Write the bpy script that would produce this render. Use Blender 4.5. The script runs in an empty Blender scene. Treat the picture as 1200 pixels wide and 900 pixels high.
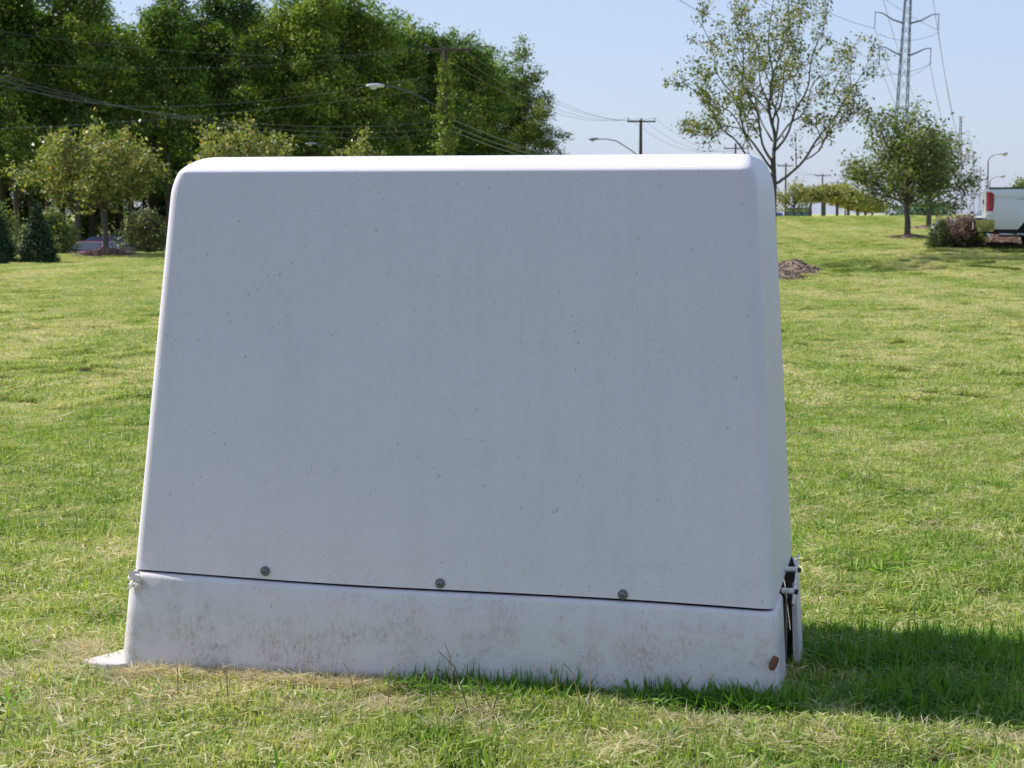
import bpy, math, random
import numpy as np
from mathutils import Vector
random.seed(7)
RNG = np.random.default_rng(7)
S = bpy.context.scene
C = S.collection

# ------------------------------------------------------------ camera
CAMH, FPX = 1.3, 2150.0
PITCH = math.atan(200 / FPX)
cd = bpy.data.cameras.new('camera')
cam = bpy.data.objects.new('camera', cd)
C.objects.link(cam)
cam.location = (0, 0, CAMH)
cam.rotation_euler = (math.pi / 2 - PITCH, 0, 0)
cd.sensor_width = 36
cd.lens = 36 * FPX / 1200
cd.clip_start = 0.1
cd.clip_end = 6000
cd.dof.use_dof = True
cd.dof.focus_distance = 5.2
cd.dof.aperture_fstop = 14
S.camera = cam

# ------------------------------------------------------------ sky and sun
SUN = Vector((-1, .34, 1.0)).normalized()      # towards the sun
w = bpy.data.worlds.new('World')
S.world = w
w.use_nodes = True
nt = w.node_tree
sky = nt.nodes.new('ShaderNodeTexSky')
sky.sky_type = 'NISHITA'
sky.sun_disc = False
sky.sun_elevation = math.asin(SUN.z)
sky.sun_rotation = math.atan2(SUN.x, SUN.y)
sky.air_density = 1.0
sky.dust_density = .8
sky.ozone_density = 2.5
hz_ = nt.nodes.new('ShaderNodeMix'); hz_.data_type = 'RGBA'          # thin milky haze evens the clear sky
hz_.inputs[0].default_value = .6
nt.links.new(sky.outputs[0], hz_.inputs[6])
hz_.inputs[7].default_value = (3.2, 3.8, 5.6, 1)
nt.links.new(hz_.outputs[2], nt.nodes['Background'].inputs[0])
nt.nodes['Background'].inputs[1].default_value = 0.112
ld = bpy.data.lights.new('sun', 'SUN')
ld.energy = 4.2
ld.angle = math.radians(.55)
ld.color = (1, .945, .87)
lo = bpy.data.objects.new('sun', ld)
lo.rotation_euler = SUN.to_track_quat('Z', 'Y').to_euler()
C.objects.link(lo)
S.view_settings.view_transform = 'Standard'
S.view_settings.look = 'None'
S.view_settings.exposure = 0.56
S.view_settings.gamma = 1
S.render.engine = 'CYCLES'
S.cycles.max_bounces = 8
S.cycles.transparent_max_bounces = 8
S.cycles.use_denoising = True


def P(px, py, Y):
    """world point seen at photo pixel (1200x900) at distance Y north of the camera"""
    v = 450 - py
    dy = FPX * math.cos(PITCH) + v * math.sin(PITCH)
    dz = -FPX * math.sin(PITCH) + v * math.cos(PITCH)
    k = Y / dy
    return Vector(((px - 600) * k, Y, CAMH + dz * k))


# ------------------------------------------------------------ terrain
CT = []
for px, py, Y in [(50, 308, 53), (-150, 311, 52), (125, 299, 57), (200, 299, 57), (300, 297, 60), (920, 328, 36.5), (1010, 300, 45),
                  (1063, 279, 54), (1088, 267, 70), (930, 255.5, 84), (1100, 254.5, 86), (1010, 254.5, 86),
                  (1120, 292, 39), (1180, 293, 38), (1240, 300, 37), (1330, 300, 37), (1200, 330, 30), (1000, 380, 20), (700, 300, 50), (700, 262, 85)]:
    p = P(px, py, Y)
    CT.append((p.x, p.y, p.z))
for x, y, z in [(-1.1, 5.3, 0), (.72, 4.9, 0), (0, 3, 0), (-6, 3, 0), (6, 3, 0), (0, 10, 0), (5, 10, .02), (-6, 12, 0), (-12, 25, 0), (0, 25, .03), (-20, 40, -.05), (-6, 40, .0),
                (5, 20, .05), (9, 20, .12), (-30, 80, -1.3), (-18, 86, -1.3), (-24, 110, -1.6), (-20, 96, -1.3), (-19, 89, -1.35), (-5, 95, -1.7), (8, 110, -.6), (24, 125, -.6), (-50, 95, -2.3),
                (-40, 130, -2.2), (0, 150, -1.8), (13, 160, -1), (40, 160, -1.2), (20, 220, -1.2), (60, 220, -1.2), (-40, 220, -1.8), (20, 50, .4), (30, 40, .4),
                (22, 70, .8), (35, 80, .5), (-30, 55, -.4), (0, -10, 0), (-20, 0, 0), (20, 0, 0.1), (30, 20, .3), (-30, 25, -.1)]:
    CT.append((x, y, z))
CT = np.array(CT)


def _U(r2):
    return r2 * np.log(r2 + 1e-9)


_n = len(CT)
_d2 = ((CT[:, None, :2] - CT[None, :, :2]) ** 2).sum(-1)
_A = np.zeros((_n + 3, _n + 3))
_A[:_n, :_n] = _U(_d2) + np.eye(_n) * 2.0
_A[:_n, _n:] = np.c_[np.ones(_n), CT[:, :2]]
_A[_n:, :_n] = _A[:_n, _n:].T
_W = np.linalg.solve(_A, np.r_[CT[:, 2], np.zeros(3)])


def TZ(x, y):
    x = np.atleast_1d(np.asarray(x, float)); y = np.atleast_1d(np.asarray(y, float))
    out = np.zeros(len(x))
    for i in range(0, len(x), 20000):
        X = x[i:i + 20000]; Y = y[i:i + 20000]
        d2 = (X[:, None] - CT[None, :, 0]) ** 2 + (Y[:, None] - CT[None, :, 1]) ** 2
        z = _U(d2) @ _W[:_n] + _W[_n] + _W[_n + 1] * X + _W[_n + 2] * Y
        r = np.maximum(np.maximum(np.abs(X) - 45, 0) / 60, np.maximum(np.maximum(Y - 170, -12 - Y), 0) / 60)
        t = np.clip(r, 0, 1); t = t * t * (3 - 2 * t)
        z = np.clip(z, -3, 1.6) * (1 - t) + (-1.3) * t * np.clip((Y + 40) / 60, 0, 1)
        z -= .038 * (1 - np.clip((Y - 9) / 25, 0, 1))
        # small undulation
        z += .012 * np.sin(X * 2.1 + 1.3 * np.sin(Y * .7)) * np.clip((Y - 7) / 10, 0, 1)
        out[i:i + 20000] = z
    return out


def tz(x, y):
    return float(TZ(x, y)[0])


# ------------------------------------------------------------ helpers
def tag(o, label=None, cat=None, group=None, kind=None):
    if label: o['label'] = label
    if cat: o['category'] = cat
    if group: o['group'] = group
    if kind: o['kind'] = kind
    return o


def empty(name, loc, rz=0.0):
    o = bpy.data.objects.new(name, None)
    o.location = loc
    o.rotation_euler = (0, 0, rz)
    o.empty_display_size = .2
    C.objects.link(o)
    return o


class MB:
    def __init__(s):
        s.v = []; s.f = []

    def add(s, vs, fs):
        b = len(s.v)
        s.v += [tuple(v) for v in vs]
        s.f += [tuple(i + b for i in f) for f in fs]

    def box(s, c, d, rot=None):
        c = Vector(c); vs = []
        for i in (-1, 1):
            for j in (-1, 1):
                for k in (-1, 1):
                    q = Vector((i * d[0] / 2, j * d[1] / 2, k * d[2] / 2))
                    if rot is not None: q = rot @ q
                    vs.append(c + q)
        s.add(vs, [(0, 1, 3, 2), (4, 6, 7, 5), (0, 4, 5, 1), (2, 3, 7, 6), (0, 2, 6, 4), (1, 5, 7, 3)])

    def tube(s, pts, rad, n=6, cap=True):
        pts = [Vector(p) for p in pts]
        if not hasattr(rad, '__len__'): rad = [rad] * len(pts)
        rings = []
        up = Vector((0, 0, 1))
        t0 = (pts[-1] - pts[0])
        if abs(t0.normalized().z) > .9: up = Vector((0, 1, 0))
        for i, p in enumerate(pts):
            t = (pts[min(i + 1, len(pts) - 1)] - pts[max(i - 1, 0)])
            t = t.normalized() if t.length > 1e-9 else Vector((0, 0, 1))
            a = t.cross(up)
            a = a.normalized() if a.length > 1e-6 else Vector((1, 0, 0))
            b = t.cross(a)
            rings.append([p + (a * math.cos(k * 2 * math.pi / n) + b * math.sin(k * 2 * math.pi / n)) * rad[i] for k in range(n)])
        vs = [q for r in rings for q in r]
        fs = []
        for i in range(len(rings) - 1):
            for k in range(n):
                fs.append((i * n + k, i * n + (k + 1) % n, (i + 1) * n + (k + 1) % n, (i + 1) * n + k))
        if cap:
            fs.append(tuple(range(n))[::-1]); fs.append(tuple((len(rings) - 1) * n + k for k in range(n)))
        s.add(vs, fs)

    def prism(s, poly, depth, fn):
        """poly: list of 2d points, fn(u, v, t) -> 3d, extruded t in 0..depth"""
        n = len(poly)
        vs = [fn(u, v, 0) for u, v in poly] + [fn(u, v, depth) for u, v in poly]
        fs = [tuple(range(n))[::-1], tuple(range(n, 2 * n))]
        for i in range(n):
            fs.append((i, (i + 1) % n, n + (i + 1) % n, n + i))
        s.add(vs, fs)

    def loft(s, rings, closed=True, cap=True):
        n = len(rings[0]); vs = [q for r in rings for q in r]; fs = []
        for i in range(len(rings) - 1):
            for k in range(n if closed else n - 1):
                fs.append((i * n + k, i * n + (k + 1) % n, (i + 1) * n + (k + 1) % n, (i + 1) * n + k))
        if cap:
            fs.append(tuple(range(n))[::-1]); fs.append(tuple((len(rings) - 1) * n + k for k in range(n)))
        s.add(vs, fs)

    def build(s, name, mat, parent=None, smooth=None, bevel=0, seg=2):
        me = bpy.data.meshes.new(name)
        me.from_pydata(s.v, [], s.f)
        me.materials.append(mat)
        if smooth is not None:
            me.shade_smooth()
            me.set_sharp_from_angle(angle=math.radians(smooth))
        o = bpy.data.objects.new(name, me)
        C.objects.link(o)
        if parent: o.parent = parent
        if bevel:
            m = o.modifiers.new('bevel', 'BEVEL'); m.width = bevel; m.segments = seg; m.limit_method = 'ANGLE'
            m.harden_normals = False
        return o


def np_mesh(name, verts, faces, mat, attr=None):
    """quads or tris as arrays; attr: per-face floats called tint"""
    me = bpy.data.meshes.new(name)
    k = faces.shape[1]
    me.vertices.add(len(verts)); me.vertices.foreach_set('co', np.ascontiguousarray(verts, np.float32).ravel())
    me.loops.add(faces.size); me.loops.foreach_set('vertex_index', np.ascontiguousarray(faces, np.int32).ravel())
    me.polygons.add(len(faces)); me.polygons.foreach_set('loop_start', np.arange(0, faces.size, k, dtype=np.int32))
    me.update(calc_edges=True)
    if attr is not None:
        a = me.attributes.new('tint', 'FLOAT', 'FACE'); a.data.foreach_set('value', np.ascontiguousarray(attr, np.float32))
    me.materials.append(mat)
    return me


def link(name, me, parent=None):
    o = bpy.data.objects.new(name, me); C.objects.link(o)
    if parent: o.parent = parent
    return o


def copy_tree(o, parent=None):
    c = o.copy(); C.objects.link(c); c.parent = parent
    for ch in list(o.children): copy_tree(ch, c)
    return c


# ------------------------------------------------------------ materials
def nmat(name, col=(.5, .5, .5), rough=.6, metal=0.0, spec=.5):
    m = bpy.data.materials.new(name); m.use_nodes = True
    b = m.node_tree.nodes['Principled BSDF']
    b.inputs['Base Color'].default_value = (*col, 1)
    b.inputs['Roughness'].default_value = rough
    b.inputs['Metallic'].default_value = metal
    b.inputs['Specular IOR Level'].default_value = spec
    return m


def N(m, typ, **kw):
    n = m.node_tree.nodes.new(typ)
    for k, v in kw.items():
        if k.startswith('i_'):
            key = k[2:].replace('_', ' ')
            n.inputs[int(key) if key.isdigit() else key].default_value = v
        else:
            setattr(n, k, v)
    return n


def L(m, a, b): m.node_tree.links.new(a, b)


def noise(m, scale, detail=4, rough=.55, vec=None, sc=None):
    n = N(m, 'ShaderNodeTexNoise', i_Scale=scale, i_Detail=detail, i_Roughness=rough)
    if vec is None:
        g = N(m, 'ShaderNodeNewGeometry'); vec = g.outputs['Position']
    if sc:
        mp = N(m, 'ShaderNodeMapping'); mp.inputs['Scale'].default_value = sc
        L(m, vec, mp.inputs[0]); vec = mp.outputs[0]
    L(m, vec, n.inputs['Vector'])
    return n.outputs[0]


def ramp(m, fac, stops, interp='LINEAR'):
    r = N(m, 'ShaderNodeValToRGB')
    e = r.color_ramp; e.interpolation = interp
    while len(e.elements) < len(stops): e.elements.new(.5)
    for el, (p, c) in zip(e.elements, stops):
        el.position = p; el.color = (*c, 1) if len(c) == 3 else c
    L(m, fac, r.inputs[0])
    return r.outputs[0]


def mix(m, fac, a, b, mode='MIX'):
    n = N(m, 'ShaderNodeMix', data_type='RGBA', blend_type=mode)
    for sock, val in ((n.inputs[0], fac), (n.inputs[6], a), (n.inputs[7], b)):
        if hasattr(val, 'default_value') or hasattr(val, 'links'): L(m, val, sock)
        elif hasattr(val, '__len__'): sock.default_value = (*val, 1)
        else: sock.default_value = val
    return n.outputs[2]


def math_(m, op, a, b=0.0, clamp=False):
    n = N(m, 'ShaderNodeMath', operation=op, use_clamp=clamp)
    for s, v in ((n.inputs[0], a), (n.inputs[1], b)):
        if hasattr(v, 'links'): L(m, v, s)
        else: s.default_value = v
    return n.outputs[0]


def bump(m, h, strength=.3, dist=.01):
    n = N(m, 'ShaderNodeBump', i_Strength=strength, i_Distance=dist)
    L(m, h, n.inputs['Height'])
    return n.outputs[0]


def bs(m): return m.node_tree.nodes['Principled BSDF']


def leaf_mat(name, stops, trans=.35, rough=.45, var=.0, spec=.35):
    m = nmat(name, rough=rough, spec=spec)
    a = N(m, 'ShaderNodeAttribute', attribute_name='tint')
    f = a.outputs['Fac']
    if var:
        oi = N(m, 'ShaderNodeObjectInfo')
        f = math_(m, 'ADD', f, math_(m, 'MULTIPLY', math_(m, 'SUBTRACT', oi.outputs['Random'], .5), var), True)
    col = ramp(m, f, stops)
    L(m, col, bs(m).inputs['Base Color'])
    t = N(m, 'ShaderNodeBsdfTranslucent')
    tc = mix(m, 1.0, col, (1.3, 1.35, .5), 'MULTIPLY')
    L(m, tc, t.inputs[0])
    mx = N(m, 'ShaderNodeMixShader', i_0=trans)
    out = m.node_tree.nodes['Material Output']
    L(m, bs(m).outputs[0], mx.inputs[1]); L(m, t.outputs[0], mx.inputs[2]); L(m, mx.outputs[0], out.inputs[0])
    return m


# grass colour patches shared by soil and blades
def patch_fac(m):
    """0 lush .. 1 dry, in world coordinates: worn spots, mowing stripes along the hill"""
    g = N(m, 'ShaderNodeNewGeometry'); pos = g.outputs['Position']
    a = noise(m, .55, 5, .6, pos)
    b = noise(m, 3.1, 4, .6, pos)
    c = noise(m, 9.0, 3, .6, pos, (1, .5, 1))
    d = noise(m, .5, 2, .5, pos, (2.1, .18, 1))       # drawn out along the mowing direction
    s = math_(m, 'ADD', math_(m, 'MULTIPLY', a, .28), math_(m, 'MULTIPLY', b, .34))
    s = math_(m, 'ADD', s, math_(m, 'MULTIPLY', c, .16))
    s = math_(m, 'ADD', s, math_(m, 'MULTIPLY', d, .30))
    mr = N(m, 'ShaderNodeMapRange', i_1=.38, i_2=.61)
    L(m, s, mr.inputs[0])
    return mr.outputs[0], pos


def blade_mat(name, stops, amt=.5, base=.0):
    m = nmat(name, rough=.5, spec=.4)
    pf, pos = patch_fac(m)
    a = N(m, 'ShaderNodeAttribute', attribute_name='tint')
    f = math_(m, 'ADD', math_(m, 'MULTIPLY', a.outputs['Fac'], 1 - amt * .5), math_(m, 'MULTIPLY', math_(m, 'SUBTRACT', pf, .5 - base), amt), True)
    col = ramp(m, f, stops)
    L(m, col, bs(m).inputs['Base Color'])
    t = N(m, 'ShaderNodeBsdfTranslucent')
    L(m, mix(m, 1.0, col, (1.3, 1.25, .7), 'MULTIPLY'), t.inputs[0])
    mx = N(m, 'ShaderNodeMixShader', i_0=.42)
    out = m.node_tree.nodes['Material Output']
    L(m, bs(m).outputs[0], mx.inputs[1]); L(m, t.outputs[0], mx.inputs[2]); L(m, mx.outputs[0], out.inputs[0])
    return m


GR = [(0, (.10, .19, .03)), (.22, (.215, .335, .048)), (.44, (.345, .44, .105)), (.64, (.47, .49, .21)), (.78, (.58, .53, .30)), (1, (.74, .66, .48))]
M_blade = blade_mat('grass_blade', GR, .62)
M_lush = blade_mat('crab_grass', [(0, (.07, .18, .018)), (.5, (.18, .36, .03)), (1, (.34, .48, .06))], .3)
M_straw = blade_mat('straw', [(0, (.30, .24, .14)), (.5, (.50, .43, .28)), (1, (.70, .64, .52))], .2)

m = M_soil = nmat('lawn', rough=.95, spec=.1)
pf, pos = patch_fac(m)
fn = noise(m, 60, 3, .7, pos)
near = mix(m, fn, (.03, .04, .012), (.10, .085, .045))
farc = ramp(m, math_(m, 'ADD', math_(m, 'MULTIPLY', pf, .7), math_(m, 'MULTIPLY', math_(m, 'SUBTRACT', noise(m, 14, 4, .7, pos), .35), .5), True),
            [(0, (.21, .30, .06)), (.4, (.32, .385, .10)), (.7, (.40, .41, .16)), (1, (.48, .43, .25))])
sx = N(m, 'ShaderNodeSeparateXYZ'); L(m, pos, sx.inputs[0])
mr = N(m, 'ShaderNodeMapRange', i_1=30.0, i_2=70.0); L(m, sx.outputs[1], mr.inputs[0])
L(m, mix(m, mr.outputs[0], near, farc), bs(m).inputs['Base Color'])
L(m, bump(m, noise(m, 25, 5, .7, pos), .6, .03), bs(m).inputs['Normal'])


def bark(name, a, b, sc=8):
    m = nmat(name, rough=.9, spec=.15)
    n = noise(m, sc, 5, .65, None, (1, 1, .25))
    L(m, mix(m, n, a, b), bs(m).inputs['Base Color'])
    L(m, bump(m, n, .6, .02), bs(m).inputs['Normal'])
    return m


M_bark = bark('bark', (.035, .028, .022), (.13, .11, .09))
M_bark2 = bark('grey_bark', (.06, .05, .04), (.17, .15, .125), 20)
M_pole = bark('weathered_pole', (.045, .038, .03), (.12, .10, .08), 6)

# fibreglass of the cabinet
def fibre(name, base, dirt_amt, low):
    m = nmat(name, base, .42, 0, .35)
    tc = N(m, 'ShaderNodeTexCoord'); ob = tc.outputs['Object']
    cl = noise(m, 1.6, 5, .6, ob)
    col = mix(m, cl, tuple(c * .93 for c in base), tuple(min(1, c * 1.04) for c in base))
    st = noise(m, 10, 4, .6, ob, (2.2, 2.2, .12))                    # faint runs of rain down the face
    col = mix(m, math_(m, 'MULTIPLY', math_(m, 'SUBTRACT', st, .5, True), .5, True), col, tuple(c * .70 for c in base))
    # specks
    for sc, th, cc, am in ((80, .74, (.26, .20, .15), .42), (150, .70, (.34, .28, .22), .36), (48, .775, (.20, .16, .13), .42)):
        n = noise(m, sc, 2, .5, ob, (1, 1, .75))
        k = N(m, 'ShaderNodeMapRange', i_1=th - .03, i_2=th + .02); L(m, n, k.inputs[0])
        kk = math_(m, 'MULTIPLY', k.outputs[0], am)
        col = mix(m, kk, col, cc)
    # grime, thicker towards the ground
    sp = N(m, 'ShaderNodeSeparateXYZ'); L(m, ob, sp.inputs[0])
    hgt = N(m, 'ShaderNodeMapRange', i_1=low, i_2=low - .27 if low < .5 else 0, i_3=0.0, i_4=1.0); L(m, sp.outputs[2], hgt.inputs[0])
    g = noise(m, 7, 6, .75, ob)
    g2 = N(m, 'ShaderNodeMapRange', i_1=.42, i_2=.72); L(m, g, g2.inputs[0])
    amt = math_(m, 'MULTIPLY', math_(m, 'ADD', math_(m, 'MULTIPLY', hgt.outputs[0], .7), .25), g2.outputs[0], True)
    gn = N(m, 'ShaderNodeMapRange', i_1=.46, i_2=.60); L(m, noise(m, 75, 4, .8, ob, (1.3, 1.3, .6)), gn.inputs[0])
    amt = math_(m, 'ADD', math_(m, 'MULTIPLY', amt, .22), math_(m, 'MULTIPLY', math_(m, 'MULTIPLY', amt, gn.outputs[0]), 1.0), True)
    col = mix(m, math_(m, 'MULTIPLY', amt, dirt_amt), col, (.27, .21, .16))
    sc2 = noise(m, 5, 5, .75, ob, (.8, .8, 22))                       # mower scratches, pale
    k = N(m, 'ShaderNodeMapRange', i_1=.56, i_2=.66); L(m, sc2, k.inputs[0])
    col = mix(m, math_(m, 'MULTIPLY', math_(m, 'MULTIPLY', k.outputs[0], hgt.outputs[0]), .35), col, (.85, .83, .80))
    L(m, col, bs(m).inputs['Base Color'])
    hn = math_(m, 'ADD', noise(m, 260, 2, .6, ob), math_(m, 'MULTIPLY', noise(m, 3.0, 2, .5, ob), 3.0))
    L(m, bump(m, hn, .22, .004), bs(m).inputs['Normal'])
    return m


M_hood = fibre('hood_fibreglass', (.745, .715, .74), .24, .45)
M_skirt = fibre('skirt_fibreglass', (.685, .65, .65), .85, .30)
M_flange = fibre('broken_fibreglass', (.80, .76, .70), .9, .9)
M_dark = nmat('dark_cavity', (.012, .012, .013), .9)
M_steel = nmat('zinc_steel', (.20, .205, .22), .42, .8)
M_rubber = nmat('black_rubber', (.018, .018, .02), .7)
M_rust = nmat('rusty_plug', (.20, .075, .03), .85)
L(M_rust, mix(M_rust, noise(M_rust, 90, 4), (.05, .02, .012), (.24, .10, .05)), bs(M_rust).inputs['Base Color'])
M_conc = nmat('concrete', (.5, .47, .44), .9, 0, .2)
L(M_conc, mix(M_conc, noise(M_conc, 30, 5, .7), (.42, .38, .36), (.68, .64, .62)), bs(M_conc).inputs['Base Color'])
L(M_conc, bump(M_conc, noise(M_conc, 120, 4), .5, .005), bs(M_conc).inputs['Normal'])
M_glass = nmat('dark_car_glass', (.02, .03, .035), .05, 0, .8)
M_wire = nmat('wire', (.13, .13, .14), .5, .1)
M_galv = nmat('galvanised_steel', (.07, .085, .115), .55, .2)
M_lamp = nmat('lamp_housing', (.62, .63, .64), .45, .2)

# ------------------------------------------------------------ ground
def axis(segs):
    out = [segs[0][0]]
    for a, b, st in segs:
        n = max(1, int(round((b - a) / st)))
        out += list(np.linspace(a, b, n + 1)[1:])
    return np.array(out)


gx = axis([(-3000, -400, 400), (-400, -100, 30), (-100, -30, 5), (-30, 30, .8), (30, 100, 5), (100, 400, 30), (400, 3000, 400)])
gy = axis([(-200, -20, 30), (-20, 3, 3), (3, 12, .5), (12, 100, .8), (100, 250, 5), (250, 600, 50), (600, 5500, 500)])
GX, GY = np.meshgrid(gx, gy)
Z = TZ(GX.ravel(), GY.ravel())
nx, ny = len(gx), len(gy)
i = np.arange((nx - 1) * (ny - 1)); r, c = i // (nx - 1), i % (nx - 1)
F = np.c_[r * nx + c, r * nx + c + 1, (r + 1) * nx + c + 1, (r + 1) * nx + c]
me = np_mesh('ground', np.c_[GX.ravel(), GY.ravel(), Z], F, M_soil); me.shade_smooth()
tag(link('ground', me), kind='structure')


def sheet(name, x0, x1, y0, y1, fn, mat, st=1.0, dz=.02):
    """strip following the terrain: fn(s,t) -> x,y"""
    ns = max(2, int((x1 - x0) / st)); nt_ = max(2, int((y1 - y0) / st))
    A, B = np.meshgrid(np.linspace(x0, x1, ns + 1), np.linspace(y0, y1, nt_ + 1))
    X, Y = fn(A.ravel(), B.ravel())
    V = np.c_[X, Y, TZ(X, Y) + dz]
    k = np.arange(ns * nt_); rr, cc = k // ns, k % ns; n1 = ns + 1
    FF = np.c_[rr * n1 + cc, rr * n1 + cc + 1, (rr + 1) * n1 + cc + 1, (rr + 1) * n1 + cc]
    me = np_mesh(name, V, FF, mat); me.shade_smooth()
    return tag(link(name, me), kind='structure')


M_asph = nmat('asphalt', (.05, .05, .052), .9, 0, .2)
L(M_asph, mix(M_asph, noise(M_asph, 40, 5, .7), (.035, .035, .037), (.085, .083, .08)), bs(M_asph).inputs['Base Color'])
sheet('road', -130, 330, -4.5, 4.5, lambda s, t: (-11 + s * .2257 / 1.025 + t, 95 + s / 1.025), M_asph, 1.5, .03)
sheet('parking_lot', 10.6, 34, 37.9, 46, lambda s, t: (s, t), M_asph, .8, .035)

# ------------------------------------------------------------ the cabinet
BR = P(916, 824, CAMH * FPX / 574)
BR = Vector((BR.x * 1, BR.y, 0)); BL = P(145, 782, CAMH * FPX / 531); BL.z = 0
uax = (BL - BR); WID = uax.length; uax.normalize()
vax = Vector((-uax.y, uax.x, 0));
if vax.y < 0: vax = -vax
DEP = .92
cab = empty('utility_cabinet', BR)
tag(cab, 'large blank off-white fibreglass equipment cabinet with sloping sides standing on the lawn', 'utility cabinet')
cab_rot = math.atan2(-uax.y, -uax.x)      # local x runs to the right along the front
cab.rotation_euler = (0, 0, cab_rot)
# local coords: x from -WID (left) to 0 (right), y 0 front .. DEP back, z up
ZT = 1.462


def prof(z):
    """x-left, x-right, y-front, y-back at height z"""
    return (-WID + .105 * z, -.012 - .055 * z, .035 * z, DEP - .085 * z)


def rrect(x0, x1, y0, y1, rad, nseg=6, ins=None, wob=0):
    """rounded rectangle, counter-clockwise from the front right corner; returns list of (x, y, wend, wfront, wback)"""
    out = []
    cs = [(x1 - rad[0], y0 + rad[0], -90, rad[0]), (x1 - rad[1], y1 - rad[1], 0, rad[1]), (x0 + rad[2], y1 - rad[2], 90, rad[2]), (x0 + rad[3], y0 + rad[3], 180, rad[3])]
    edges = [16, 60, 16, 72]
    for ci, (cx, cy, a0, r) in enumerate(cs):
        for k in range(nseg + 1):
            a = math.radians(a0 + 90 * k / nseg)
            out.append((cx + r * math.cos(a), cy + r * math.sin(a), math.cos(a), math.sin(a)))
        # points along the straight edge to the next corner
        nx_ = cs[(ci + 1) % 4]
        a = math.radians(a0 + 90)
        ax, ay = cx + r * math.cos(a), cy + r * math.sin(a)
        bx, by = nx_[0] + nx_[3] * math.cos(a), nx_[1] + nx_[3] * math.sin(a)
        for k in range(1, edges[ci]):
            t = k / edges[ci]
            out.append((ax + (bx - ax) * t, ay + (by - ay) * t, math.cos(a), math.sin(a)))
    return out


def seam_z(x, y=0):
    t = -x / WID
    return .232 + .036 * t - (.010 if False else 0) + .004 * math.sin(t * 7)


RC = (.036, .06, .06, .03)
hood = MB(); rings = []
NZ = 14


def hood_pt(q, z):
    return (q[0], q[1], z)


base_plan = rrect(*prof(.25), RC)


for k in range(NZ + 1):
    ring = []
    t = k / NZ
    zz = .25 + (ZT - .12 - .25) * t
    for q, bq in zip(rrect(*prof(zz), RC), base_plan):
        rz = .118
        z0 = seam_z(bq[0]); z1 = ZT - rz
        z = z0 + (z1 - z0) * t
        # plan position for this height, with a slight outward belly of the moulded faces
        L0, R0, F0, B0 = prof(z)
        q2 = (L0 + (q[0] - prof(zz)[0]) / (prof(zz)[1] - prof(zz)[0]) * (R0 - L0), F0 + (q[1] - prof(zz)[2]) / (prof(zz)[3] - prof(zz)[2]) * (B0 - F0))
        belly = .006 * math.sin(math.pi * t) * math.sin(math.pi * min(1, max(0, -q2[0] / WID)))
        ring.append((q2[0], q2[1] + belly * q[3] * .9, z))
    rings.append(ring)
top_ring = rings[-1]
meta = rrect(*prof(ZT - .12), RC)
NT = 9
TL, TR = min(p[0] for p in top_ring), max(p[0] for p in top_ring)
TF, TB = min(p[1] for p in top_ring), max(p[1] for p in top_ring)
FIL = [(.05, .008, .010), (.12, .03, .02), (.22, .075, .045), (.36, .17, .10), (.52, .30, .19), (.68, .46, .32), (.82, .63, .48), (.92, .79, .68), (.98, .92, .86), (1, 1, 1)]
fsv = [0] + [f[0] for f in FIL]; fcf = [0] + [f[1] for f in FIL]
for d in (.106, .094, .082, .070, .059, .050, .0465, .0435, .040, .036, .031, .025, .019, .013, .008, .004, .0015, 0):
    te = 1 - d / .118; ce = 1 - math.sqrt(max(0, 1 - te * te))
    cf = float(np.interp(1 - d / .046, fsv, fcf)) if d < .046 else 0
    up_ = .118 - d
    L2, R2, F2, B2 = TL + .085 * ce + .1 * up_, TR - .034 * ce - .05 * up_, TF + .10 * cf + .035 * up_, TB - .16 * ce - .08 * up_
    rings.append([(L2 + (p[0] - TL) / (TR - TL) * (R2 - L2), F2 + (p[1] - TF) / (TB - TF) * (B2 - F2), ZT - d) for p in top_ring])
# crown to the middle
last = rings[-1]
cxm = sum(p[0] for p in last) / len(last); cym = sum(p[1] for p in last) / len(last)
for s_ in (.75, .4, .08):
    rings.append([(cxm + (p[0] - cxm) * (s_ if abs(p[0] - cxm) < 9 else 1), cym + (p[1] - cym) * s_, p[2] + .004 * (1 - s_)) for p in last])
# turned-under lip
lip = [(p[0] * .996 - .004, p[1] + (DEP / 2 - p[1]) * .03, p[2] + .006) for p in rings[0]]
rings = [[(q[0] + (-WID / 2 - q[0]) * .012, q[1] + (DEP / 2 - q[1]) * .04, q[2] + .05) for q in rings[0]], [(q[0] + (-WID / 2 - q[0]) * .004, q[1] + (DEP / 2 - q[1]) * .014, q[2] + .001) for q in rings[0]]] + rings
hood.loft(rings, cap=False)
hood.f.append(tuple(len(hood.v) - len(last) + k for k in range(len(last))))
ho = hood.build('hood', M_hood, cab, smooth=35)

# skirt: front shell with a return along the right end, and a separate rear shell sprung open
def skirt_rings(pts_fn, zlist):
    return [[pts_fn(i, z) for i in range(len(plan))] for z in zlist]


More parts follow.
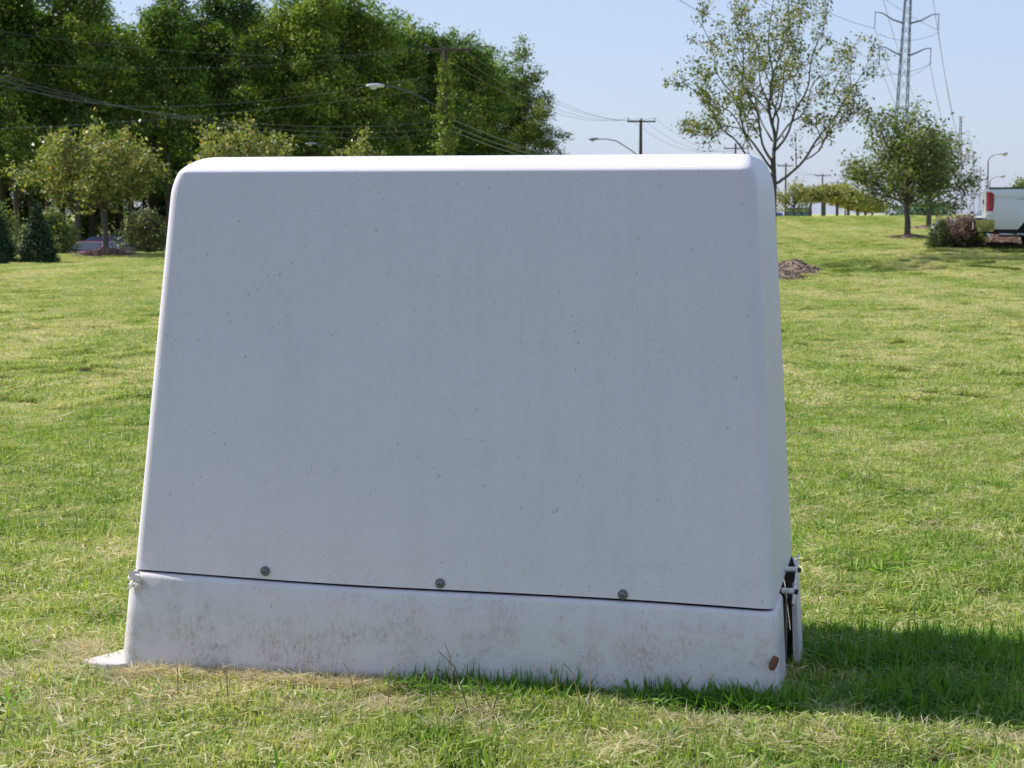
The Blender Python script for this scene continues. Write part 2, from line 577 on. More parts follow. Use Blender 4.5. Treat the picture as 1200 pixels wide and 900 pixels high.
def shell(path, name, mat, off=.012, th=.036):
    """path: open list of (x, y, nx, ny) in plan at ground level; builds a wall with thickness and a rolled top ledge"""
    rows = []
    for (x, y, nx_, ny_) in path:
        t = min(1, max(0, -x / WID))
        zt = seam_z(x) - .0065
        col = []
        for z, o_ in ((-.14, off), (0.0, off), (.06, off), (.12, off), (zt - .016, off), (zt - .008, off - .003), (zt - .002, off - th * .28), (zt, off - th * .6), (zt - .002, off - th + .002), (zt - .03, off - th), (-.14, off - th)):
            L0, R0, F0, B0 = prof(max(z, 0))
            px_ = L0 + (x + WID) / WID * (R0 + .008 - L0) - (.014 if x > -.2 and nx_ > .3 else 0)
            py_ = F0 + y / DEP * (B0 - F0)
            col.append((px_ + nx_ * o_, py_ + ny_ * o_, z))
        rows.append(col)
    mb = MB(); n = len(rows[0])
    vs = [p for r_ in rows for p in r_]; fs = []
    for a in range(len(rows) - 1):
        for b in range(n - 1):
            fs.append((a * n + b, (a + 1) * n + b, (a + 1) * n + b + 1, a * n + b + 1))
    fs.append(tuple(range(n))); fs.append(tuple((len(rows) - 1) * n + k for k in range(n))[::-1])
    mb.add(vs, fs)
    return mb.build(name, mat, cab, smooth=40)


# pl order: FR corner (7 pts) , right edge(9) , BR corner, back edge, BL corner, left edge, FL corner, front edge
front_path = []
right_end = [(0, .05 + .23 * k / 6, 1, 0) for k in range(6, -1, -1)]
fr = [(-.022 + .022 * math.cos(math.radians(a)), .022 + .022 * math.sin(math.radians(a)), math.cos(math.radians(a)), math.sin(math.radians(a))) for a in range(0, -91, -15)]
front = [(-.05 - (WID - .09) * k / 30, 0, 0, -1) for k in range(1, 30)]
fl = [(-WID + .03 + .03 * math.cos(math.radians(a)), .03 + .03 * math.sin(math.radians(a)), math.cos(math.radians(a)), math.sin(math.radians(a))) for a in range(270, 179, -15)]
left = [(-WID, .035 + (DEP - .1) * k / 6, -1, 0) for k in range(1, 6)]
sf = shell(right_end + fr + front + fl + left, 'front_skirt', M_skirt)
back = [(-WID, DEP - .09, -1, 0), (-WID + .01, DEP - .02, -.7, .7), (-WID + .06, DEP, 0, 1)] + [(-WID + WID * k / 8, DEP, 0, 1) for k in range(1, 8)] + \
       [(-.06, DEP, 0, 1), (-.02, DEP - .02, .7, .7), (.004, DEP - .06, 1, 0), (.022, DEP - .2, 1, 0), (.032, DEP - .33, 1, 0), (.034, DEP - .46, 1, 0), (.030, DEP - .49, 1, 0)]
sr = shell(back[::-1], 'rear_skirt', M_skirt, th=.013)
# near-black block, painted shade for the hollow inside the skirt
mb = MB(); mb.box((-WID / 2, DEP / 2, .18), (WID - .17, DEP - .2, .40)); mb.build('interior_shade_block', M_dark, cab)
# concrete pad edge showing at the left foot
pad = MB()
padp = [(-WID - .13, .002), (-WID - .085, -.022), (-WID - .04, -.034), (-WID + .0, -.028), (-WID + .06, .03), (-.2, .05), (-.08, .10), (-.08, DEP - .02), (-WID - .05, DEP + .02), (-WID - .06, .20), (-WID - .09, .09)]
pad.prism(padp, .035, lambda u, v, t: (u, v, -.040 + t))
po = pad.build('concrete_pad', M_conc, None, bevel=.006)
po.location = BR; po.rotation_euler = (0, 0, cab_rot)
tag(po, 'pale concrete footing slab whose corner shows at the left foot of the cabinet', 'concrete slab')

# screws with washers
def to_local_front(px, py):
    """where the sight line through a pixel meets the hood front face (local coords)"""
    inv = cab.matrix_basis.inverted() if False else None
    for it in range(1):
        o = Vector((0, 0, CAMH)); d = (P(px, py, 10) - o).normalized()
        ca, sa = math.cos(-cab_rot), math.sin(-cab_rot)
        def loc(v):
            v = v - BR
            return Vector((v.x * ca - v.y * sa, v.x * sa + v.y * ca, v.z))
        a = loc(o); b = loc(o + d) - a
        # face plane y = .035 z
        t = (.035 * a.z - a.y) / (b.y - .035 * b.z)
        return a + b * t


def disc(mb, c, nrm, prof_, n=14):
    nrm = Vector(nrm).normalized(); a = nrm.orthogonal().normalized(); b = nrm.cross(a)
    rg = [[Vector(c) + nrm * h + (a * math.cos(k * 2 * math.pi / n) + b * math.sin(k * 2 * math.pi / n)) * r_ for k in range(n)] for h, r_ in prof_]
    mb.loft(rg)


sn = (0, -1, .035)
for k, (px, py) in enumerate(((311, 669), (516, 683.5), (730, 696.5))):
    c = to_local_front(px, py) + Vector((0, -.001, 0))
    mb = MB(); disc(mb, c, sn, [(-.004, .0145), (.002, .0145), (.0035, .0125), (.0035, .004)])
    wo = mb.build('washer', M_steel, cab, smooth=35)
    mb = MB(); disc(mb, c, sn, [(.002, .0095), (.006, .0092), (.0095, .007), (.011, .003)])
    so = mb.build('screw', M_steel, cab, smooth=50)
    mb = MB(); disc(mb, c + Vector((0, -.0112, .0004)), sn, [(-.001, .0028), (.0012, .0026)], 6)
    d = mb.build('drive_hole', M_rubber, so)

# rusty plug low on the right front corner
mb = MB(); c = to_local_front(908, 774); c.y -= .012
mb.tube([c + Vector((-.008, -.013, -.020)), c + Vector((-.0065, -.014, -.016)), c + Vector((-.003, -.012, -.004)), c + Vector((.001, -.011, .004)), c + Vector((.004, -.009, .012)), c + Vector((.006, -.008, .016))], [.004, .009, .0115, .0105, .0095, .005], 12)
mb.build('rusty_plug', M_rust, cab, smooth=40)

# torn flange scrap at the left seam
mb = MB(); c = to_local_front(163, 679)
rr = random.Random(3)
for k in range(17):
    q = c + Vector((rr.uniform(-.020, .022), rr.uniform(-.040, -.006), rr.uniform(-.020, .020)))
    a_, b_, c_ = [Vector((rr.uniform(-1, 1), rr.uniform(-1, 1), rr.uniform(-1, 1))) * rr.uniform(.008, .018) for _ in range(3)]
    vs = [q + a_, q - a_, q + b_, q - b_, q + c_, q - c_]
    mb.add(vs, [(0, 2, 4), (2, 1, 4), (1, 3, 4), (3, 0, 4), (2, 0, 5), (1, 2, 5), (3, 1, 5), (0, 3, 5)])
mb.box(c + Vector((.0, -.006, 0)), (.030, .016, .012))
mb.build('torn_flange', M_flange, cab)

# latch hardware on the right end
for (yy, zz, ln, rb) in ((.31, .224, .027, .0085), (.50, .250, .026, .008)):
    x0 = -.04 * zz + .006
    mb = MB(); mb.tube([(x0 - .02, yy, zz), (x0 + ln * .6, yy, zz)], rb, 12); bo = mb.build('latch_bolt', M_flange, cab, smooth=40)
    mb = MB(); mb.tube([(x0 + ln * .55, yy, zz - .001), (x0 + ln, yy, zz - .002)], rb * .92, 6); mb.build('bolt_tip', M_rubber, bo)
mb = MB()
mb.prism([(.30, .19), (.36, .21), (.50, .250), (.57, .285), (.56, .25), (.47, .19), (.38, .165)], .006, lambda u, v, t: (.006 + t, u, v))
mb.build('latch_plate', M_flange, cab, bevel=.002)
mb = MB()
mb.prism([(.30, .205), (.335, .205), (.335, .03), (.31, .02)], .005, lambda u, v, t: (-.012 + t + .0 * v, u, v))
mb.build('inner_strap', M_steel, cab, bevel=.001)


# ------------------------------------------------------------ leaf clouds
def leaf_quads(P0, nrm, size, tint, aspect=.55):
    """one folded diamond leaf per point: 4 verts, 1 quad"""
    n = len(P0)
    nrm = nrm / (np.linalg.norm(nrm, axis=1, keepdims=True) + 1e-9)
    r = RNG.normal(size=(n, 3)); t = np.cross(nrm, r); t /= (np.linalg.norm(t, axis=1, keepdims=True) + 1e-9)
    b = np.cross(nrm, t)
    s = size[:, None]
    V = np.stack([P0 - t * s * .5, P0 + b * s * aspect * .5 + nrm * s * .08, P0 + t * s * .5, P0 - b * s * aspect * .5 + nrm * s * .08], 1).reshape(-1, 3)
    Fq = np.arange(4 * n).reshape(n, 4)
    return V, Fq, tint


def crown_mesh(name, pts, size, mat, tint, up=.6, aspect=.6):
    n = len(pts)
    nrm = RNG.normal(size=(n, 3)); nrm[:, 2] = np.abs(nrm[:, 2]) * (1 + up)
    V, Fq, t = leaf_quads(pts, nrm, size, tint, aspect)
    return np_mesh(name, V, Fq, mat, t)


FOR = [(0, (.014, .034, .010)), (.33, (.044, .094, .018)), (.58, (.125, .215, .034)), (.8, (.22, .31, .05)), (1, (.36, .42, .09))]
M_for = leaf_mat('forest_leaf', FOR, .35, .5, .35)
M_airy = leaf_mat('airy_leaf', [(0, (.06, .10, .02)), (.45, (.13, .18, .035)), (.75, (.24, .25, .07)), (1, (.38, .30, .14))], .38, .4)
M_green = leaf_mat('green_leaf', [(0, (.045, .085, .02)), (.45, (.11, .17, .04)), (.8, (.22, .27, .08)), (1, (.34, .31, .17))], .4, .42)
M_gold = leaf_mat('golden_leaf', [(0, (.09, .125, .028)), (.4, (.21, .25, .06)), (.7, (.36, .38, .12)), (.93, (.48, .47, .24)), (1, (.36, .24, .08))], .35, .4)
M_pale = leaf_mat('pale_leaf', [(0, (.04, .065, .02)), (.6, (.11, .14, .05)), (1, (.34, .33, .22))], .25, .4)
M_coni = leaf_mat('conifer', [(0, (.016, .040, .014)), (.6, (.036, .085, .030)), (1, (.08, .14, .06))], .1, .6)
M_purple = leaf_mat('purple_leaf', [(0, (.06, .10, .025)), (.26, (.14, .20, .055)), (.42, (.17, .095, .085)), (.75, (.32, .20, .19)), (1, (.48, .34, .31))], .25, .5)
M_far = leaf_mat('far_leaf', [(0, (.15, .20, .07)), (.5, (.27, .28, .10)), (1, (.40, .32, .16))], .45, .5)
M_ivy = leaf_mat('ivy_leaf', [(0, (.06, .11, .016)), (.6, (.17, .25, .03)), (1, (.32, .38, .08))], .3, .4)


def forest_variant(seed, H, R, nl=13000, low=.27, mat=None):
    rg = np.random.default_rng(seed)
    # lobes: limbs carrying leaf masses; denser high up
    nl_ = 26
    pts = []; tint = []
    zc = rg.uniform(low, .94, nl_) ** .9
    tot = 0
    for k in range(nl_):
        h = zc[k]
        wid = R * (math.sin(math.pi * min(1, (h * .78 + .20))) ** .7)
        a = rg.uniform(0, 2 * math.pi); rr_ = wid * rg.uniform(.25, .8)
        c0 = np.array([math.cos(a) * rr_, math.sin(a) * rr_, h * H])
        lr = np.array([1, 1, .8]) * R * rg.uniform(.24, .46)
        m_ = int(nl / nl_ / 22)
        for j in range(m_):
            d = rg.normal(size=3); d /= np.linalg.norm(d); d[2] = d[2] * .8 + .15
            cc = c0 + d * lr * rg.uniform(.65, 1.1)
            q = cc + rg.normal(size=(22, 3)) * np.array([.36, .36, .22]) * (H / 20) ** .5
            pts.append(q)
            tt = rg.uniform(.2, .8) + rg.normal(size=22) * .12
            tint.append(tt)
    # top spire sprigs
    for j in range(45):
        h = rg.uniform(.86, 1.03)
        q = np.array([rg.normal() * R * .16 * (1.1 - h) * 6, rg.normal() * R * .16 * (1.1 - h) * 6, h * H]) + rg.normal(size=(14, 3)) * .26
        pts.append(q); tint.append(rg.uniform(.45, .85) + rg.normal(size=14) * .1)
    Pn = np.concatenate(pts); T = np.clip(np.concatenate(tint), 0, 1)
    Pn[:, 2] = np.maximum(Pn[:, 2], .15)
    return crown_mesh('crown', Pn, rg.uniform(.16, .34, len(Pn)), mat or M_for, T)


def trunk_mb(H, r0, seed, limbs=7, R=3):
    rr = random.Random(seed); mb = MB()
    pts = [Vector((rr.uniform(-.02, .02) * H * t, rr.uniform(-.02, .02) * H * t, H * t)) for t in (0, .15, .35, .6, .9)]
    mb.tube(pts, [r0 * 1.25, r0, r0 * .8, r0 * .5, r0 * .12], 8)
    for k in range(limbs):
        t = .25 + .6 * k / limbs; a = rr.uniform(0, 6.28)
        s = Vector((0, 0, H * t)); e = s + Vector((math.cos(a) * R * .8, math.sin(a) * R * .8, H * .14))
        mb.tube([s, (s + e) / 2 + Vector((0, 0, -.02 * H)), e], [r0 * .45, r0 * .25, r0 * .06], 5)
    return mb


variants = []
for k in range(6):
    root = empty('forest_tree', (0, 0, -200))
    Hh = 20.0
    cm = forest_variant(40 + k, Hh, [3.6, 4.2, 3.2, 4.6, 3.8, 3.4][k], 15000 if k < 5 else 10000, .27 if k < 5 else .1, None if k < 5 else M_green)
    link('crown', cm, root)
    trunk_mb(Hh * .92, .22, k).build('trunk', M_bark, root, smooth=60)
    variants.append(root)
used = set()


def place_forest(k, px, top, Y, z=None, label=None, group='deciduous trees of the wood behind the lawn', wide=1.0):
    p = P(px, top, Y)
    gz = tz(p.x, p.y) - .1
    H = p.z - gz
    src = variants[k]
    if k not in used:
        used.add(k); o = src
    else:
        o = copy_tree(src)
    o.location = (p.x, p.y, gz)
    s = H / 20.4
    o.scale = (s * wide, s * wide, s)
    o.rotation_euler = (0, 0, random.uniform(0, 6.28))
    tag(o, label or 'tall leafy tree crowded in the dense dark wood across the road behind the lawn', 'tree', group if not label else None)
    return o


front = [(-95, -60, 118), (-40, -70, 116), (12, -45, 120), (50, 22, 122), (84, -35, 122), (118, 5, 124), (150, 32, 124), (193, -18, 126), (225, 14, 128), (262, -26, 128), (302, 16, 130), (335, -14, 131), (368, -20, 132),
         (402, -14, 134), (436, 2, 136), (462, 16, 138), (478, 22, 141), (504, 33, 144), (528, 36, 146), (552, 42, 149), (572, 58, 152), (590, 74, 156)]
ORD = 'first second third fourth fifth sixth seventh eighth ninth tenth eleventh twelfth thirteenth fourteenth fifteenth sixteenth seventeenth eighteenth nineteenth twentieth twenty-first twenty-second'.split()
for j, (px, top, Y) in enumerate(front):
    o_ = place_forest(j % 5, px, top, Y + random.uniform(-2, 2))
    o_['label'] = 'tall leafy tree on the skyline of the dark wood, %s from the left' % ORD[j]
for j in range(20):                                    # second row fills between and behind
    px = -110 + j * 35.5; top = np.interp(px, [f[0] for f in front], [f[1] for f in front]) + random.uniform(4, 26)
    place_forest((j + 2) % 5, px, top, np.interp(px, [-100, 600], [128, 166]) + random.uniform(-2, 3), wide=1.25)['label'] = 'leafy tree filling the gaps just behind the skyline trees of the dark wood'
for j in range(16):                                    # low edge trees
    px = -90 + j * 44 + random.uniform(-8, 8)
    place_forest((j * 2 + 1) % 5, px, random.uniform(110, 165), np.interp(px, [-100, 600], [150, 186]), wide=1.7)['label'] = 'low broad tree along the shaded front edge of the dark wood'
for j in range(14):                                    # dark back rank
    px = -100 + j * 50
    place_forest((j + 1) % 5, px, np.interp(px, [f[0] for f in front], [f[1] for f in front]) + 45, np.interp(px, [-100, 600], [140, 178]), wide=1.9)['label'] = 'broad tree deep inside the dark wood'
place_forest(5, 614, 46, 158, label='slender pale tree with gappy crown at the right-hand end of the dark wood', wide=.95)
place_forest(5, 606, 84, 160, wide=1.0)
for (px, top) in ((634, 120), (606, 150)):
    place_forest(5, px, top, 154, group='low loose trees at the right-hand foot of the wood', wide=1.3)['label'] = 'low loose tree at the foot of the dark wood, %s' % ('rightmost of all' if px > 620 else 'second from its right-hand end')


# ------------------------------------------------------------ branching trees
def grow(limbs, seed, nsub=(7, 5), sub_len=.42, up=.35, spread=1.0, r_min=.004, twig_len=.35, wob=.06):
    """limbs: list of (point list, r0, r1). Returns MB of branches and array of twig points"""
    rr = random.Random(seed); mb = MB(); tips = []

    def rvec(): return Vector((rr.gauss(0, 1), rr.gauss(0, 1), rr.gauss(0, 1)))

    def curve(p0, d, ln, n, lift):
        pts = [p0]; d = d.normalized()
        for i in range(n):
            d = (d + rvec() * wob * 1.5 + Vector((0, 0, lift))).normalized()
            pts.append(pts[-1] + d * ln / n)
        return pts

    def rec(pts, r0, r1, lev, ln):
        k = len(pts)
        rad = [r0 + (r1 - r0) * i / (k - 1) for i in range(k)]
        mb.tube(pts, rad, 6 if lev == 0 else (4 if lev == 1 else 3), cap=False)
        if lev == 2:
            for i in range(1, k): tips.append((pts[i], 1))
            return
        if lev == 1:
            for i in range(k // 2, k): tips.append((pts[i], .6))
        else:
            tips.append((pts[-1], 1)); 
        m_ = nsub[lev]
        for j in range(m_):
            t = (.22 if lev == 0 else .15) + (.80 if lev == 0 else .85) * (j + rr.random() * .8) / m_
            t = min(t, .995)
            f = t * (k - 1); i = min(int(f), k - 2)
            p = pts[i].lerp(pts[i + 1], f - i); d = (pts[i + 1] - pts[i]).normalized()
            side = rvec(); side -= side.dot(d) * d; side.normalize()
            nd = d * rr.uniform(.5, 1.0) + side * spread * rr.uniform(.6, 1.1) + Vector((0, 0, up * .6))
            l2 = ln * sub_len * (1.15 - .75 * t) * rr.uniform(.7, 1.25) if lev == 0 else twig_len * rr.uniform(.6, 1.3)
            rb = max(r_min, rad[i] * .45)
            rec(curve(p, nd, l2, 4 if lev == 0 else 3, up * .12), rb, max(r_min * .7, rb * .3), lev + 1, l2)

    for pts, r0, r1 in limbs:
        pts = [Vector(p) for p in pts]
        # resample smooth
        dense = []
        for i in range(len(pts) - 1):
            a = pts[max(i - 1, 0)]; b = pts[i]; c_ = pts[i + 1]; d_ = pts[min(i + 2, len(pts) - 1)]
            for s in range(4):
                t = s / 4
                dense.append(.5 * ((2 * b) + (c_ - a) * t + (2 * a - 5 * b + 4 * c_ - d_) * t * t + (3 * b - a - 3 * c_ + d_) * t ** 3))
        dense.append(pts[-1])
        ln = sum((dense[i + 1] - dense[i]).length for i in range(len(dense) - 1))
        rec([d + rvec() * r0 * .15 for d in dense], r0, r1, 0, ln)
    return mb, tips


def leafed(tips, per, size, sigma, seed, tlow=.0, thigh=1.0, clus=.25):
    rg = np.random.default_rng(seed)
    A = np.array([tuple(t[0]) for t in tips]); Wt = np.array([t[1] for t in tips])
    keep = rg.random(len(A)) < Wt; A = A[keep]
    n = len(A)
    Pn = np.repeat(A, per, 0) + rg.normal(size=(n * per, 3)) * sigma
    T = np.clip(np.repeat(rg.uniform(tlow, thigh, n), per) + rg.normal(size=n * per) * .16, 0, 1)
    m_ = rg.random(len(Pn)) < .9
    return Pn[m_], rg.uniform(size * .6, size * 1.3, m_.sum()), T[m_]


# near gappy tree right of the cabinet: limbs follow its real fork pattern
T1 = empty('young_tree', P(908, 322, 38.0))
Yb = 38.0
T1.location.z = tz(T1.location.x, Yb)
tag(T1, 'open-crowned young tree with thin yellowing leaves rising behind the right end of the cabinet', 'tree')
o1 = Vector(T1.location)


def L1(*pts):
    return [P(908 + (px - 908) * (1 - .13 * min(1, abs(px - 908) / 60)), py, Yb + dy) - o1 for px, py, dy in pts]


tr = MB()
trunk_pts = L1((905, 322, 0), (906, 270, 0), (907, 215, 0), (906, 185, .05))
tr.tube(trunk_pts, [.085, .066, .058, .05], 10)
limbs = [
    (L1((908, 216, 0), (922, 207, -.1), (945, 188, -.2), (967, 160, -.35), (985, 143, -.4), (1008, 108, -.5), (1022, 92, -.55), (1038, 66, -.6)), .034, .006),
    (L1((945, 188, -.2), (968, 176, -.7), (984, 150, -.9), (1012, 138, -1.1), (1024, 116, -1.3)), .017, .005),
    (L1((906, 186, 0), (908, 160, .1), (901, 128, -.1), (906, 92, .1), (900, 50, 0), (909, -14, .1)), .042, .007),
    (L1((908, 176, 0), (922, 160, .3), (934, 128, .5), (950, 104, .6), (957, 66, .7), (975, 28, .8), (981, -8, .8)), .028, .006),
    (L1((904, 142, 0), (916, 118, -.3), (920, 80, -.45), (934, 48, -.5), (944, 6, -.6)), .022, .005),
    (L1((903, 128, 0), (890, 96, .5), (888, 60, .8), (876, 24, .9), (872, -15, 1.0)), .020, .005),
    (L1((906, 192, 0), (893, 168, -.3), (886, 130, -.6), (868, 100, -.8), (866, 56, -1.0), (848, 2, -1.2)), .030, .006),
    (L1((905, 200, 0), (888, 176, .1), (868, 152, .3), (858, 118, .4), (832, 88, .5), (822, 52, .5), (804, 22, .5)), .028, .006),
    (L1((904, 205, 0), (880, 190, -.2), (856, 164, -.4), (836, 150, -.5), (812, 116, -.7), (786, 98, -.8)), .025, .006),
    (L1((868, 152, .3), (840, 148, .8), (816, 160, 1.0), (790, 152, 1.2)), .017, .005),
    (L1((880, 175, -.1), (852, 134, -.7), (832, 122, -1.2), (808, 84, -1.5)), .017, .005),
    (L1((907, 170, 0), (925, 146, .9), (944, 132, 1.4), (960, 96, 1.8), (986, 84, 1.9), (1002, 60, 2.0)), .024, .005),
    (L1((905, 165, 0), (890, 138, .8), (878, 96, 1.4), (858, 66, 1.8), (850, 28, 1.9)), .022, .005),
    (L1((906, 175, 0), (912, 140, -1.0), (902, 104, -1.4), (916, 60, -1.7), (925, 26, -1.8), (922, -12, -1.9)), .024, .005),
]
mb, tips = grow(limbs, 11, (10, 4), .30, .45, 1.0, .004, .28, .09)
tr.add(mb.v, mb.f)
tr.build('trunk', M_bark2, T1, smooth=70)
Pn, sz, T = leafed(tips, 6, .082, .065, 5)
link('crown', crown_mesh('crown', Pn, sz, M_airy, T, aspect=.5), T1)
print('airy leaves', len(Pn))


def round_tree(name, px, base, Y, crown, mat, seed, label, group=None, r0=.07, nl=14, per=4, size=.09, fork=.3, sub=(6, 4), twig=.3, sig=.07, dz=0, barkm=None, sub_len=.42, lowf=.22):
    """crown: (left px, right px, top py, bottom py)"""
    b = P(px, base, Y); gz = tz(b.x, b.y)
    o = empty(name, (b.x, b.y, gz + dz))
    tag(o, label, 'tree', group)
    l, r_, t, bo = crown
    lp = P(l, bo, Y) - o.location; rp = P(r_, t, Y) - o.location
    W2 = (rp.x - lp.x) / 2; cx_ = (rp.x + lp.x) / 2; z0, z1 = lp.z, rp.z
    rr = random.Random(seed); ls = []
    fz = z0 + (z1 - z0) * .02
    trk = MB()
    lead = [Vector((0, 0, -.05)), Vector((.01, 0, fz * .5)), Vector((cx_ * .2, 0, fz)), Vector((cx_ * .6, 0, z0 + (z1 - z0) * .55)), Vector((cx_, 0, z1 * .97))]
    trk.tube(lead[:3], [r0 * 1.2, r0, r0 * .85], 9)
    ls.append((lead[2:], r0 * .8, .008))
    for k in range(nl):
        a = k * 2.399 + rr.uniform(-.3, .3); h = (k + .5) / nl
        s = Vector((0, 0, fz * .95)).lerp(lead[3], h * .6)
        # target on the crown outline
        el = rr.uniform(.0, 1.0) * .75 + .1 * h
        tgt = Vector((cx_ + W2 * math.cos(a) * math.cos(el * 1.35), W2 * .9 * math.sin(a) * math.cos(el * 1.35), z0 + (z1 - z0) * (lowf + (.96 - lowf) * math.sin(el * 1.45)) * rr.uniform(.9, 1.04)))
        md = s.lerp(tgt, .5) + Vector((0, 0, -(z1 - z0) * .05))
        ls.append(([s, md, tgt], r0 * .42, .007))
    mb, tips = grow(ls, seed, sub, sub_len, .3, 1.0, .005, twig, .07)
    trk.add(mb.v, mb.f)
    trk.build('trunk', barkm or M_bark2, o, smooth=70)
    Pn, sz, T = leafed(tips, per, size, sig, seed)
    Pn[:, 2] = np.maximum(Pn[:, 2], z0 + .0)
    link('crown', crown_mesh('crown', Pn, sz, mat, T), o)
    return o


round_tree('shade_tree', 1063, 279, 54, (998, 1116, 132, 243), M_green, 21, 'bushy green tree with dark trunk in a mulch ring, left of the reddish bush', r0=.085, nl=22, per=4, size=.11, sub=(8, 4), twig=.46, sig=.12)
round_tree('shade_tree', 1088, 264, 68, (1040, 1142, 160, 245), M_green, 22, 'green tree with greyish brown twig tips just behind the bushy tree', r0=.09, nl=18, per=4, size=.13, sub=(7, 4), twig=.46, sig=.13)
round_tree('ornamental_tree', 124, 302, 56.5, (30, 184, 160, 250), M_gold, 23, 'golden green spreading tree on a mulch mound, in full view left of the cabinet', r0=.085, nl=24, per=5, size=.13, sub=(8, 4), twig=.38, sig=.11, lowf=.40)
round_tree('ornamental_tree', 290, 300, 58, (222, 348, 150, 262), M_gold, 24, 'golden green tree whose crown top shows above the left part of the cabinet', r0=.085, nl=24, per=4, size=.13, sub=(7, 4), twig=.38, sig=.11, lowf=.35)
round_tree('ornamental_tree', 420, 300, 60, (392, 446, 163, 262), M_gold, 25, 'small pale tree whose tip barely clears the cabinet top, near the ivy-covered pole', r0=.06, nl=10, per=4, size=.10, sub=(5, 4), twig=.3, sig=.09)
# distant tree and the row of small yellowing trees beyond the crest
round_tree('distant_tree', 930, 256, 100, (912, 950, 218, 247), M_far, 26, 'small green tree beyond the crest beside the greenish screen, seen past the cabinet corner', r0=.08, nl=10, per=3, size=.15, sub=(4, 3), twig=.45, sig=.14)
rowt = [(950, 254, 108, 16, 226), (966, 254, 114, 20, 224), (981, 254, 122, 22, 224), (994, 254, 130, 22, 229), (1005, 254, 140, 22, 233), (1014, 254, 150, 20, 237), (1022, 254, 160, 16, 240)]
src = None
for j, (px, base, Y, wpx, top) in enumerate(rowt):
    if src is None:
        src = round_tree('row_tree', px, base, Y, (px - wpx * .55, px + wpx * .55, top + 4, base - 18), M_far, 31,
                         'small yellowing tree in the row beyond the grassy crest', 'row of small yellowing trees beyond the crest', r0=.07, nl=16, per=7, size=.17, sub=(6, 4), twig=.35, sig=.16)
        sc0 = (wpx * Y, (P(px, top, Y).z - tz(P(px, base, Y).x, Y)))
        o = src
    else:
        o = copy_tree(src); b = P(px, base, Y); o.location = (b.x, b.y, tz(b.x, b.y))
        o.scale = (wpx * Y / sc0[0], wpx * Y / sc0[0], (P(px, top, Y).z - tz(b.x, b.y)) / sc0[1])
        o.rotation_euler = (0, 0, j * 1.3)
    o['label'] = 'small yellowing tree beyond the grassy crest, %s in the row from the left' % ['leftmost', 'second', 'third', 'fourth', 'fifth', 'sixth', 'last and smallest'][j]
round_tree('distant_tree', 1207, 262, 120, (1188, 1232, 205, 250), M_green, 33, 'dark round tree beyond the pickup bed, cut by the right edge of the view', r0=.12, nl=14, per=6, size=.26, sub=(5, 4), twig=.5, sig=.22)

# far-off wood that reads as one mass behind the right-hand trees
rg = np.random.default_rng(77)
pts = []
for k in range(420):
    px = rg.uniform(1062, 1096) if k % 3 == 0 else rg.uniform(1180, 1330); Y = rg.uniform(290, 340)
    top = 239 + 6 * abs(math.sin(px * .11))
    p = P(px, rg.uniform(top, 258), Y)
    pts.append(np.array(p) + rg.normal(size=(26, 3)) * np.array([1.6, 1.6, .6]))
pts = np.concatenate(pts)
link_ = link('distant_wood', crown_mesh('distant_wood', pts, rg.uniform(.5, 1.0, len(pts)), M_coni, rg.uniform(.2, 1, len(pts))))
tag(link_, 'low dark line of far-off woodland beyond the crest behind the two green trees', 'woodland', kind='stuff')


# ------------------------------------------------------------ shrubs
def shrub(name, px, base, Y, wpx, top, mat, seed, label, group=None, shape='dome', n=2600, size=.09, cat='shrub', dpt=1.0):
    b = P(px, base, Y); gz = tz(b.x, b.y)
    o = empty(name, (b.x, b.y, gz)); tag(o, label, cat, group)
    H = P(px, top, Y).z - gz; R = wpx / 2 * Y / FPX
    rg = np.random.default_rng(seed); pts = []; tint = []
    st = MB(); rr = random.Random(seed)
    ncl = n // 16
    for k in range(ncl):
        a = rg.uniform(0, 2 * math.pi)
        if shape == 'cone':
            h = 1 - math.sqrt(rg.uniform(0.0, 1.0)); rad = R * ((1 - h) ** .8) * (.9 + .12 * math.sin(h * 40)) * rg.uniform(.72, 1.02)
            if h > .93: rad *= .6
            c0 = np.array([math.cos(a) * rad, math.sin(a) * rad, .04 + h * H * .97]); sg = .055
        else:
            h = rg.uniform(.05, 1) ** .8
            lob = .78 + .22 * math.sin(a * 3 + seed) + .1 * math.sin(a * 7 + seed * 2)
            rad = R * math.sqrt(max(0, 1 - (h * 1.0) ** 2.2)) * lob * rg.uniform(.55, 1.05) + .05
            c0 = np.array([math.cos(a) * rad, math.sin(a) * rad * dpt, h * H * (.86 + .14 * math.sin(a * 5 + seed))]); sg = .09 * max(1, R)
        pts.append(c0 + rg.normal(size=(16, 3)) * sg)
        tint.append(rg.uniform(.1, .9) + rg.normal(size=16) * .1)
        if k % max(1, ncl // 26) == 0 and shape != 'cone':
            st.tube([(c0[0] * .1, c0[1] * .1, 0), (c0[0] * .5, c0[1] * .5, c0[2] * .5), tuple(c0)], [.018, .012, .005], 4, cap=False)
    if shape == 'cone': st.tube([(0, 0, -.02), (0, 0, H * .85)], [.04, .01], 6)
    Pn = np.concatenate(pts); Pn[:, 2] = np.maximum(Pn[:, 2], .01)
    st.build('stem', M_bark2, o)
    link('foliage', crown_mesh('foliage', Pn, rg.uniform(size * .6, size * 1.3, len(Pn)), mat, np.clip(np.concatenate(tint), 0, 1)), o)
    return o


